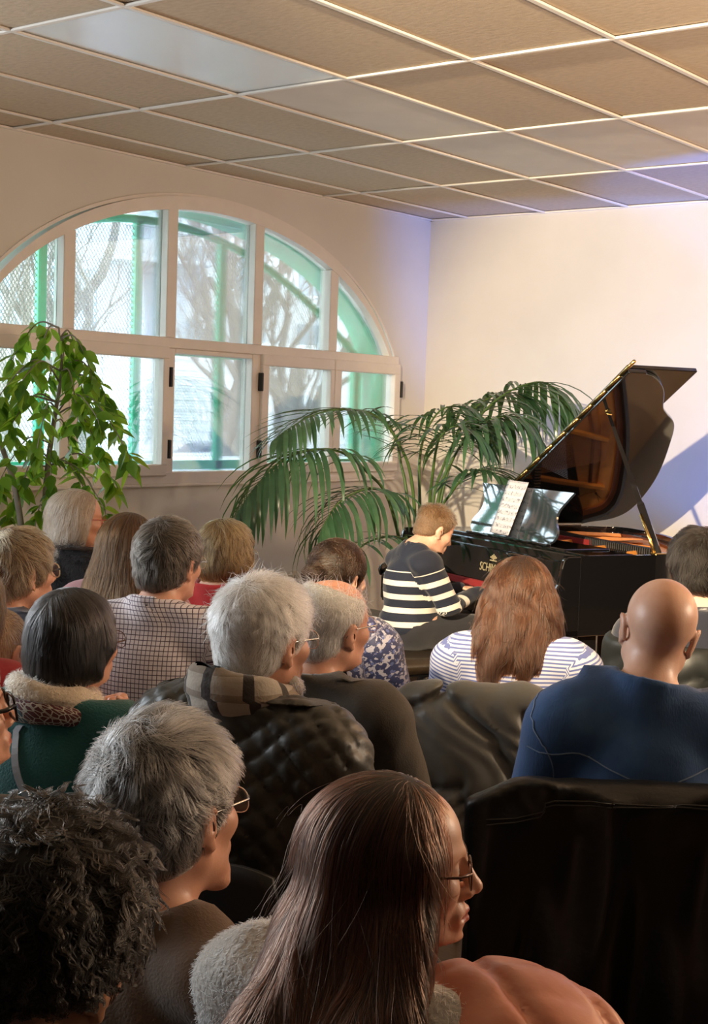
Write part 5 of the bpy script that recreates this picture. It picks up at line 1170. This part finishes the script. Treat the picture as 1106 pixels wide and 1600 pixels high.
# --- man at the right edge
p = Person('man with short dark hair and black padded jacket at the right edge', 1088, 890, 4.5, -14, -8, 'm', 'light', 1.0, 0, 0)
p.body(BASE_M); dress_low(p); chair(p, 'white chair under the man at the right edge', 'white')
m_h = hair_material('black_brown_hair', (.004, .003, .0025), .5, .40, (.022, .016, .013)); m_hc = plain('black_brown_base', (.007, .006, .005), .7)
g = cap_short(.014, .022, -.055, .055); p.hair(g, m_hc, m_h, [dict(n=7500, length=.045, steps=7, flow=crown_flow((0, -.05, .10), .6, .3), lift=.010, rnd=.18, clump=.5, seed=161, locks=(320, .5, .7))], .0005)
p.cloth('hoodie', garment('m', .022, amp=.005, seed=162, collar=(.074, .016, .985, 1.065)), cloth_mat('navy_sweat', (.012, .015, .028), .9)); gp = garment('m', .040, amp=.003, seed=163, quilt=(.09, .009), neck=.10); gp.plane((0, 0, 1.0), (0, -.1, 1), .02); p.cloth('padded_jacket', gp, plain('black_padded_nylon', (.012, .014, .014), .45, var=.2))
# --- child on a lap at the left edge
p = Person('small fair-haired child in red at the left edge', -4, 1014, 4.1, 35, 35, 'm', 'light', .97, 0, 0, name='child', width=.62, seat=1.25)
p.body(BASE_M); dress_low(p)
g = cap_short(.006, .007, -.062, .045); p.hair(g, plain('fair_child_base', (.22, .13, .07), .7), hair_material('fair_child_hair', (.34, .21, .11), .4, .3, (.55, .38, .22)), [dict(n=4500, length=.022, steps=5, flow=crown_flow((0, -.05, .10), .6), lift=.004, rnd=.15, clump=.3, seed=171)], .0005)
p.cloth('red_jumper', garment('m', .016, amp=.004, seed=172, collar=(.064, .012, .985, 1.06)), cloth_mat('red_jersey', (.42, .015, .02), .85))

# ------------------------------------------------------------------ the boy at the piano
def pia(v, u, z): 
    c, s_ = math.cos(.446), math.sin(.446); return np.array((1.329 + v * c + u * s_, 2.573 - v * s_ + u * c, z))
UD = (math.sin(.446), math.cos(.446))
BR = dict(sh=(.186, -.036, .985), el=(.225, .10, .69), wr=(.085, .290, .775), fw=(-.10, 1, -.10), nr=(0, .12, 1), curl=(.45, .6, .4), thumb=(.1, .2))
BL = dict(sh=(.186, -.036, .985), el=(.24, .10, .69), wr=(.165, .290, .775), fw=(-.05, 1, -.10), nr=(0, .12, 1), curl=(.45, .6, .4), thumb=(.1, .2))
p = Person('boy in a navy sweater with white stripes playing the grand piano', 679, 828, 6.46, 0, None, 'm', 'light', .90, -24, 0, (0, .06), .68, UD, UD, name='boy', group='piano player', seat=1.20, legs=.88, z0=.10)
p.body(build_body('m', (BR, BL), .0055, .013, (((-.20, .12), (.28, .44), (.72, .83), .0055),), .95)); dress_low(p)
g = cap_short(.005, .010, -.055, .050); g2 = cap_short(.010, .018, .015, .058)
m_bb = plain('light_brown_crop_base', (.16, .095, .05), .7); m_bh = hair_material('boy_brown_hair', (.17, .095, .05), .45, .3, (.34, .20, .10))
p.hair(g, m_bb, m_bh, [dict(n=5000, length=lambda q: .010 + .022 * np.clip((q[:, 2] - .03) / .05, 0, 1), steps=5, flow=crown_flow((0, -.05, .10), .4, .35), lift=lambda q: .003 + .012 * np.clip((q[:, 2] - .03) / .05, 0, 1), rnd=.25, clump=.4, seed=181)], .0006)
PATB = arms_pat((BR, BL))
m_bstr = pat_mat('navy_striped_knit', lambda t, v, x, y, z: t.mix(t.math('MULTIPLY', lines(t, t.math('ADD', y, .012), .094, .40), t.math('MULTIPLY', t.math('LESS_THAN', y, .935), t.math('GREATER_THAN', y, .53))), (.008, .012, .028), (.74, .70, .62)), bump=.25, bs=200)
p.cloth('striped_sweater', garment('m', .016, (BR, BL), .009, hem=.50, collar=(.060, .007, 1.02, 1.075), amp=.006, seed=182, belly=.0), m_bstr, PATB)
bp = pia(.93, -.40, 0); bench(tuple(bp), -.446, 'black leather piano bench under the boy', .525, .66, .36)
b2 = at(556, 950, 7.75); bench((b2[0], b2[1], 0), -.2, 'second black bench by the window wall, behind the woman in the floral blouse', .50, .5, .34)

# ------------------------------------------------------------------ coats hung over chair backs
def chair_frame(ch):
    rz = ch.rotation_euler[2]; return Matrix.Translation(ch.location) @ Matrix.Rotation(rz, 4, 'Z')
m_puff = plain('olive_grey_nylon', (.125, .128, .115), .46, var=.12, nscale=7, bump=.12, bscale=26, Sheen_Weight=.2)
def puffer_over(loc, rz, label, mat):
    t = thing('puffer_jacket', label, 'jacket', loc, rz)
    g = SDF(axis(-.34, .34, .0085), axis(-.50, -.06, .0085), axis(.28, .98, .0085))
    g.ell((0, -.265, .80), (.215, .085, .115), .03); g.ell((-.02, -.31, .62), (.225, .085, .30), .05); g.cap((.14, -.27, .85), (.235, -.31, .52), .075, .07, .04); g.cap((-.15, -.27, .84), (-.235, -.31, .50), .075, .07, .04); g.ell((0, -.16, .76), (.19, .05, .14), .04); g.cap((-.19, -.35, .48), (-.10, -.38, .33), .07, .06, .03)
    SE = [((-.20, .84), (-.08, .90), (.06, .80), (.22, .50)), ((-.28, .66), (-.12, .64), (-.02, .66)), ((.15, .86), (.17, .66), (.16, .44)), ((-.02, .66), (.02, .52), (.12, .36))]
    def q(X, Y, Z):
        best = 9.0
        for pl in SE:
            for (x0, z0), (x1, z1) in zip(pl[:-1], pl[1:]):
                t = np.clip(((X - x0) * (x1 - x0) + (Z - z0) * (z1 - z0)) / ((x1 - x0) ** 2 + (z1 - z0) ** 2), 0, 1); best = np.minimum(best, np.hypot(X - x0 - t * (x1 - x0), Z - z0 - t * (z1 - z0)))
        pk = np.exp(-best / .05); return .017 * np.exp(-(best / .013) ** 2) - .014 * (1 - np.exp(-best / .06)) + .006 * pk * np.sin(85 * X + 10 * np.sin(16 * Z)) + .003 * np.sin(30 * X + 8 * Z)
    g.field(q); V, Q = g.mesh(); link('quilted_shell', mesh('quilted_shell', V, Q, mat, True), t)
    def seam(a, b, n=14):
        P = np.array([np.array(a) + (np.array(b) - np.array(a)) * k / n for k in range(n + 1)])
        for _ in range(8):
            d, nn = g.sample(P); P = P + nn * (.0015 - d)[:, None]
        MB().tube(P, .0022, 5).build('seam', plain('seam_thread', (.07, .065, .05), .8), t, True)
    return t
c_ = P_WAVY.root; d_ = at(742, 1100, 3.96); puffer_over((d_[0], d_[1], .015), P_WAVY.rb + .05, 'olive grey puffer jacket hung over the chair back behind the striped top', m_puff)
# the origin of a hung coat is the chair's own seat centre: shift it so its hump sits on the backrest
JK = [o for o in COL.objects if o.name.startswith('puffer_jacket') and o.parent is None][-1]; v_ = Matrix.Rotation(JK.rotation_euler[2], 3, 'Z') @ Vector((0, .27, 0)); JK.location = JK.location + v_

m_hide = plain('black_leather', (.004, .0045, .005), .36, var=.3, nscale=16, bump=.12, bscale=70, Specular_IOR_Level=.35)
def leather_over(loc, rz, label):
    t = thing('leather_jacket', label, 'jacket', loc, rz)
    g = SDF(axis(-.40, .40, .0095), axis(-.48, -.06, .0095), axis(.16, 1.02, .0095))
    def slab(X, Y, Z):
        hw = .355 - .03 * np.clip((.86 - Z) / .5, 0, 1) + .0 * X; top = .975 - .9 * np.clip(np.abs(X) - .20, 0, 1) ** 1.5 - .05 * np.exp(-(X / .13) ** 2)
        fold = .030 * np.sin(24 * X + 2 * np.sin(4 * Z)) * np.clip((.97 - Z) * 3, 0, 1) + .010 * np.sin(51 * X + 2)
        yc = -.285 - .10 * np.clip(.9 - Z, 0, 1) + fold
        d = np.abs(Y - yc) - .030; return np.maximum(np.maximum(d, Z - top), np.maximum(np.abs(X) - hw, .20 - Z)) * .8
    g.apply(slab, (-.38, -.46, .18), (.40, -.10, 1.0), .02)
    g.cap((-.27, -.27, .86), (-.30, -.31, .48), .062, .055, .03); g.cap((.27, -.27, .86), (.30, -.31, .48), .062, .055, .03); g.ell((0, -.255, .905), (.22, .06, .06), .03)
    g.smooth(1); V, Q = g.mesh(); link('leather_shell', mesh('leather_shell', V, Q, m_hide, True), t)
    for zz in (.925, .917):
        P = np.array([(-.30 + .6 * k / 24, -.42, zz - .02 * math.cos(k / 24 * 6.28)) for k in range(25)])
        for _ in range(8):
            d, nn = g.sample(P); P = P + nn * (.001 - d)[:, None]
        MB().tube(P, .0016, 5).build('stitched_seam', plain('black_thread', (.03, .03, .03), .7), t, True)
    return t
f_ = Matrix.Rotation(P_BALD.rb, 3, 'Z') @ Vector((-.035, .02, 0)); lj = leather_over((P_BALD.root.location.x + f_.x, P_BALD.root.location.y + f_.y, 0.0), P_BALD.rb, 'black leather jacket hung over the chair back of the man in denim')

# brown handbag on the side of the floral blouse's chair
hb_ = at(655, 1085, 4.35); hbg = thing('handbag', 'brown leather handbag beside the woman in the floral blouse', 'bag', (hb_[0], hb_[1], .43), .6)
m_tan = plain('tan_leather', (.26, .11, .045), .45, var=.15); g = SDF(axis(-.16, .16, .012), axis(-.08, .08, .012), axis(-.01, .27, .012)); g.ell((0, 0, .12), (.14, .06, .125), .02); g.plane((0, 0, .21), (0, 0, 1), .01); g.plane((0, 0, 0), (0, 0, -1), .01); g.field(folds(.004, 5, 30))
link('bag_body', mesh('bag_body', *g.mesh(), m_tan, True), hbg); MB().tube([(-.08, 0, .20)] + [(-.08 * math.cos(a), 0, .20 + .17 * math.sin(a)) for a in np.linspace(.2, 2.94, 10)] + [(.08, 0, .20)], .007, 6).build('bag_handle', m_tan, hbg, True)

# ------------------------------------------------------------------ radiator and socket on the window wall
rd = thing('radiator', 'cream ribbed radiator under the arched window', 'radiator', (.13, 2.62, 0)); m_rad = plain('radiator_enamel', (.66, .58, .48), .4, var=.03)
rb_ = MB().box((-.045, -.026, .12), (.045, .026, .69), .02).box((-.02, -.028, .16), (.02, .028, .66), .01).me('column', m_rad)
for k in range(24): link('column', rb_, rd, (0, -.7 + k * .06, 0))
for z in (.17, .63): MB().tube([(0, -.74, z), (0, .72, z)], .02, 8).build('header_pipe', m_rad, rd, True)
MB().lathe([(.012, 0), (.02, .01), (.02, .05), (.014, .06)], 12).build('valve', plain('black_valve', (.02, .02, .02), .4), rd, True, (0, -.80, .63))
for y in (-.5, .5): MB().box((-.11, y - .02, 0), (.03, y + .02, .16), .005).build('foot', m_rad, rd)
so_ = MB().lathe([(.0, -.0), (.04, .0), (.042, .006), (.036, .014), (.0, .016)], 20).build('wall_socket', m_frame, None, True, (0, 3.9, .62), (0, math.pi / 2, 0)); tag(so_, 'round cream wall socket low on the window wall', 'socket')

# ------------------------------------------------------------------ plants
def leaf_mat(name, col, rough=.35, tr=.35, trc=None, spec=.5):
    t = NT(name); nz = t.noise(6, 2); c = t.ramp(nz, [(.3, tuple(x * .8 for x in col)), (.7, tuple(min(1, x * 1.2) for x in col))]); t.set(Base_Color=c, Roughness=rough, Specular_IOR_Level=spec)
    d = t.n('BsdfTranslucent', Color=(*(trc or col), 1)); m = t.n('MixShader', i0=tr, i1=t.b.outputs[0], i2=d.outputs[0]); t.L.new(m.outputs[0], t.out.inputs[0]); return t.m
m_palm = [leaf_mat('kentia_leaf', c, .26, .22, (.14, .30, .05), .7) for c in ((.050, .125, .065), (.070, .155, .080), (.038, .095, .052))]; m_rach = plain('kentia_stem', (.07, .13, .03), .5)
m_pot = plain('terracotta_pot', (.30, .12, .06), .8); m_soil = plain('potting_soil', (.03, .02, .015), .95, bump=.5, bscale=50)
def pot(parent, r=.19, h=.32, mat=None):
    MB().lathe([(r * .70, 0), (r * .96, h - .05), (r * 1.04, h - .05), (r * 1.04, h), (r * .94, h), (r * .92, h - .04)], 24).build('pot', mat or m_pot, parent, True); MB().lathe([(0, h - .045), (r * .90, h - .045), (r * .90, h - .035), (0, h - .03)], 20).build('soil', m_soil, parent)
def leaflet_me(droop, w_=.024, n=6):
    """unit-length leaflet along +X that bends down; folded along its midrib"""
    V = []; x, z, a = 0.0, 0.0, .15
    for k in range(n + 1):
        t = k / n; hw = w_ * (math.sin(math.pi * min(1, t * .93 + .07)) ** .55) * (1 - t ** 6) + .0008
        V += [(x, -hw, z + hw * .45), (x, 0, z), (x, hw, z + hw * .45)]; a -= droop / n; x += math.cos(a) / n; z += math.sin(a) / n
    Fc = [(3 * k + j, 3 * k + 3 + j, 3 * k + 4 + j, 3 * k + 1 + j) for k in range(n) for j in (0, 1)]; return V, Fc
LV = [leaflet_me(d) for d in (.5, 1.1, 1.75)]; ME_LEAF = [[mesh('leaflet', V, Fc, m, True) for m in m_palm] for V, Fc in LV]
pb = at(660, 900, 7.95); PALM = thing('kentia_palm', 'kentia palm with long arching fronds in a pot beside the piano', 'plant', (pb[0], pb[1], .10)); pot(PALM, .21, .34)
fr = [  # picture line of the midrib with its distance, leaflet length, pairs, droop
    ([(655, 880, 7.9), (640, 740, 7.75), (600, 660, 7.6), (545, 640, 7.4), (480, 652, 7.2), (425, 690, 7.0)], .34, 30, 1),
    ([(650, 880, 7.9), (600, 775, 7.6), (545, 712, 7.3), (480, 705, 7.1), (420, 735, 6.95), (372, 800, 6.85)], .46, 30, 2),
    ([(655, 880, 7.9), (635, 810, 7.6), (600, 768, 7.3), (560, 768, 7.1), (520, 795, 6.95), (498, 840, 6.9)], .40, 28, 2),
    ([(660, 880, 7.95), (655, 760, 8.0), (660, 690, 8.1), (690, 640, 8.2), (735, 640, 8.2), (770, 670, 8.2)], .42, 26, 2),
    ([(668, 880, 7.95), (700, 740, 8.05), (750, 650, 8.15), (810, 605, 8.25), (865, 603, 8.35), (905, 660, 8.4)], .50, 30, 2),
    ([(668, 880, 7.95), (690, 760, 7.85), (725, 690, 7.75), (770, 655, 7.7), (815, 655, 7.7), (850, 700, 7.7)], .46, 28, 2),
    ([(664, 880, 7.95), (672, 780, 7.8), (680, 710, 7.65), (690, 680, 7.55), (715, 665, 7.5), (740, 680, 7.5)], .42, 22, 1),
    ([(655, 880, 7.9), (632, 760, 7.95), (622, 700, 8.0), (610, 668, 8.1), (585, 650, 8.2)], .30, 14, 1),
    ([(662, 880, 8.0), (680, 770, 8.1), (705, 700, 8.2), (740, 640, 8.3), (790, 612, 8.4), (830, 625, 8.4)], .46, 28, 2),
    ([(664, 880, 7.9), (690, 800, 7.7), (720, 750, 7.55), (755, 735, 7.45), (790, 750, 7.4)], .34, 20, 1),
    ([(660, 880, 7.9), (640, 850, 7.55), (610, 838, 7.3), (570, 850, 7.1), (540, 880, 7.0)], .28, 13, 1)]
nleaf = 0; SV = []; SF = []; PINV = np.array((pb[0], pb[1], .10))
for fi, (pts, LL, pairs, dr) in enumerate(fr):
    P = np.array(curve([at(*q) for q in pts], 8)) - PINV; P[0] = (P[0][0] * .2, P[0][1] * .2, .30); P = np.array(curve([P[0], P[6], P[12]] + [P[k] for k in range(18, len(P), 6)] + [P[-1]], 8))
    fo = MB().tube(P, np.interp(np.linspace(0, 1, len(P)), [0, .4, 1], [.011, .007, .002]), 6).build('frond', m_rach, PALM, True)
    T = np.gradient(P, axis=0); T /= np.linalg.norm(T, axis=1)[:, None]; s0 = .34
    for k in range(pairs):
        t = s0 + (1 - s0) * (k + .5) / pairs; f = t * (len(P) - 1); i = min(int(f), len(P) - 2); q = P[i] + (P[i + 1] - P[i]) * (f - i); tg = T[i]
        up = np.array((0, 0, 1.0)); lat = np.cross(tg, up); lat /= np.linalg.norm(lat) + 1e-9
        for sd in (1, -1):
            fwd = .35 + 1.3 * ((t - s0) / (1 - s0)) ** 2; d = lat * sd + tg * fwd + up * RND.uniform(.0, .22) * (1.2 - t) + np.array([RND.uniform(-.08, .08) for _ in range(3)]); d /= np.linalg.norm(d)
            L = LL * (.55 + .45 * math.sin(math.pi * min(1, ((t - s0) / (1 - s0)) * .85 + .15))) * RND.uniform(.88, 1.1)
            if i > len(P) - 8: L *= .75
            z_ = up - d * (up @ d); z_ /= np.linalg.norm(z_); y_ = np.cross(z_, d); M = Matrix(((d[0] * L, y_[0] * L ** .3 * .75, z_[0] * L, q[0]), (d[1] * L, y_[1] * L ** .3 * .75, z_[1] * L, q[1]), (d[2] * L, y_[2] * L ** .3 * .75, z_[2] * L, q[2]), (0, 0, 0, 1)))
            dv = max(0, min(2, dr + RND.choice((-1, 0, 0))))
            if nleaf < 300:
                o = bpy.data.objects.new('leaflet', ME_LEAF[dv][RND.randrange(3)]); COL.objects.link(o); o.parent = fo; o.matrix_basis = M; nleaf += 1
            else:
                n0 = len(SV); SV += [tuple(M @ Vector(v)) for v in LV[dv][0]]; SF += [tuple(n0 + a for a in f_) for f_ in LV[dv][1]]
if SV: tag(link('far_leaflets', mesh('far_leaflets', SV, SF, m_palm[0], True), PALM), kind='stuff')

m_fic = [leaf_mat('fig_leaf', c, .32, .55, tc, .5) for c, tc in (((.075, .19, .022), (.36, .58, .04)), ((.11, .25, .03), (.48, .66, .06)), ((.045, .12, .02), (.22, .42, .04)))]
V = []; n = 5
for k in range(n + 1):
    t = k / n; hw = .26 * math.sin(math.pi * t ** .8) ** .9 * (1 - .55 * t ** 3) + .004; V += [(t, -hw, .10 * hw - .14 * t * t), (t, 0, -.05 * hw - .14 * t * t - .02), (t, hw, .10 * hw - .14 * t * t)]
ME_FIG = [mesh('leaf', V, [(3 * k + j, 3 * k + 3 + j, 3 * k + 4 + j, 3 * k + 1 + j) for k in range(n) for j in (0, 1)], m, True) for m in m_fic]
fb = at(62, 900, 6.85); FIC = thing('weeping_fig', 'tall weeping fig with small bright green leaves before the window', 'plant', (fb[0], fb[1], 0)); pot(FIC, .20, .34, plain('white_planter', (.6, .57, .52), .5))
FI = np.array((fb[0], fb[1], 0)); L2 = lambda q: at(*q) - FI
stem = np.array(curve([np.array((0, 0, .3)), np.array((.0, .02, .7)), L2((72, 760, 6.85)), L2((84, 660, 6.8)), L2((96, 580, 6.75)), L2((92, 512, 6.75))], 8)); FS = MB().tube(stem, np.linspace(.022, .004, len(stem)), 8).build('trunk', m_bark, FIC, True)
stem2 = np.array(curve([np.array((0, 0, .3)), L2((30, 800, 6.75)), L2((0, 690, 6.7)), L2((-30, 610, 6.7)), L2((-60, 560, 6.7))], 8)); MB().tube(stem2, np.linspace(.018, .005, len(stem2)), 8).build('trunk', m_bark, FIC, True)
tips = [(118, 545), (140, 575), (160, 610), (178, 650), (196, 700), (150, 690), (120, 640), (172, 745), (160, 790), (130, 760), (60, 560), (38, 590), (25, 550), (5, 610), (20, 660), (60, 690), (40, 740), (80, 760), (20, 790), (55, 820), (95, 800), (5, 740), (110, 700), (130, 610), (70, 620), (-20, 680), (150, 650), (100, 560)]
nl = 0; GV = []; GF = []; GM = []
for bi, (x, y) in enumerate(tips):
    src = stem if x > 15 or bi % 2 else stem2; e = L2((x, y, 6.75 + RND.uniform(-.35, .30))); hgt = e[2] + RND.uniform(-.02, .20); i = int(np.argmin(np.abs(src[:, 2] - hgt) + (np.arange(len(src)) < 12) * 5)); a = src[i]
    mid = (a + e) / 2 + np.array((0, 0, .05 + .12 * np.linalg.norm(e - a))); c = np.array(curve([a, mid, e, e + (e - mid) * .15 + np.array((0, 0, -.05))], 8)); bo = MB().tube(c, np.linspace(.005, .0012, len(c)), 5).build('branch', m_bark, FIC, True)
    m_ = 20
    for k in range(m_):
        t = .28 + .72 * (k + RND.random()) / m_; f = t * (len(c) - 1); i = min(int(f), len(c) - 2); q = c[i] + (c[i + 1] - c[i]) * (f - i); tg = c[i + 1] - c[i]; tg /= np.linalg.norm(tg)
        an = RND.uniform(0, 6.28); d = np.array((math.cos(an), math.sin(an), 0)) * .75 + tg * .35 + np.array((0, 0, RND.uniform(-1.1, .15))); d /= np.linalg.norm(d); L = RND.uniform(.070, .115); r_ = np.array([RND.gauss(0, 1) for _ in range(3)]); z_ = np.array((0, 0, .8)) + r_ * .35; z_ = z_ - d * (z_ @ d); z_ /= np.linalg.norm(z_); y_ = np.cross(z_, d)
        q = q + d * .008; M = Matrix(((d[0] * L, y_[0] * L, z_[0] * L, q[0]), (d[1] * L, y_[1] * L, z_[1] * L, q[1]), (d[2] * L, y_[2] * L, z_[2] * L, q[2]), (0, 0, 0, 1))); own = nl < 300 and k % 2 == 0
        if own: o = bpy.data.objects.new('leaf', ME_FIG[RND.choice((0, 0, 1, 1, 2))]); COL.objects.link(o); o.parent = bo; o.matrix_basis = M; nl += 1
        else: n0 = len(GV); GV += [tuple(M @ Vector(v)) for v in V]; fs = [(3 * a + j, 3 * a + 3 + j, 3 * a + 4 + j, 3 * a + 1 + j) for a in range(n) for j in (0, 1)]; GF += [tuple(n0 + a for a in f_) for f_ in fs]; GM += [RND.choice((0, 1, 1, 2))] * len(fs)
tag(link('small_leaves', mesh('small_leaves', GV, GF, m_fic, True, GM), FIC), kind='stuff')
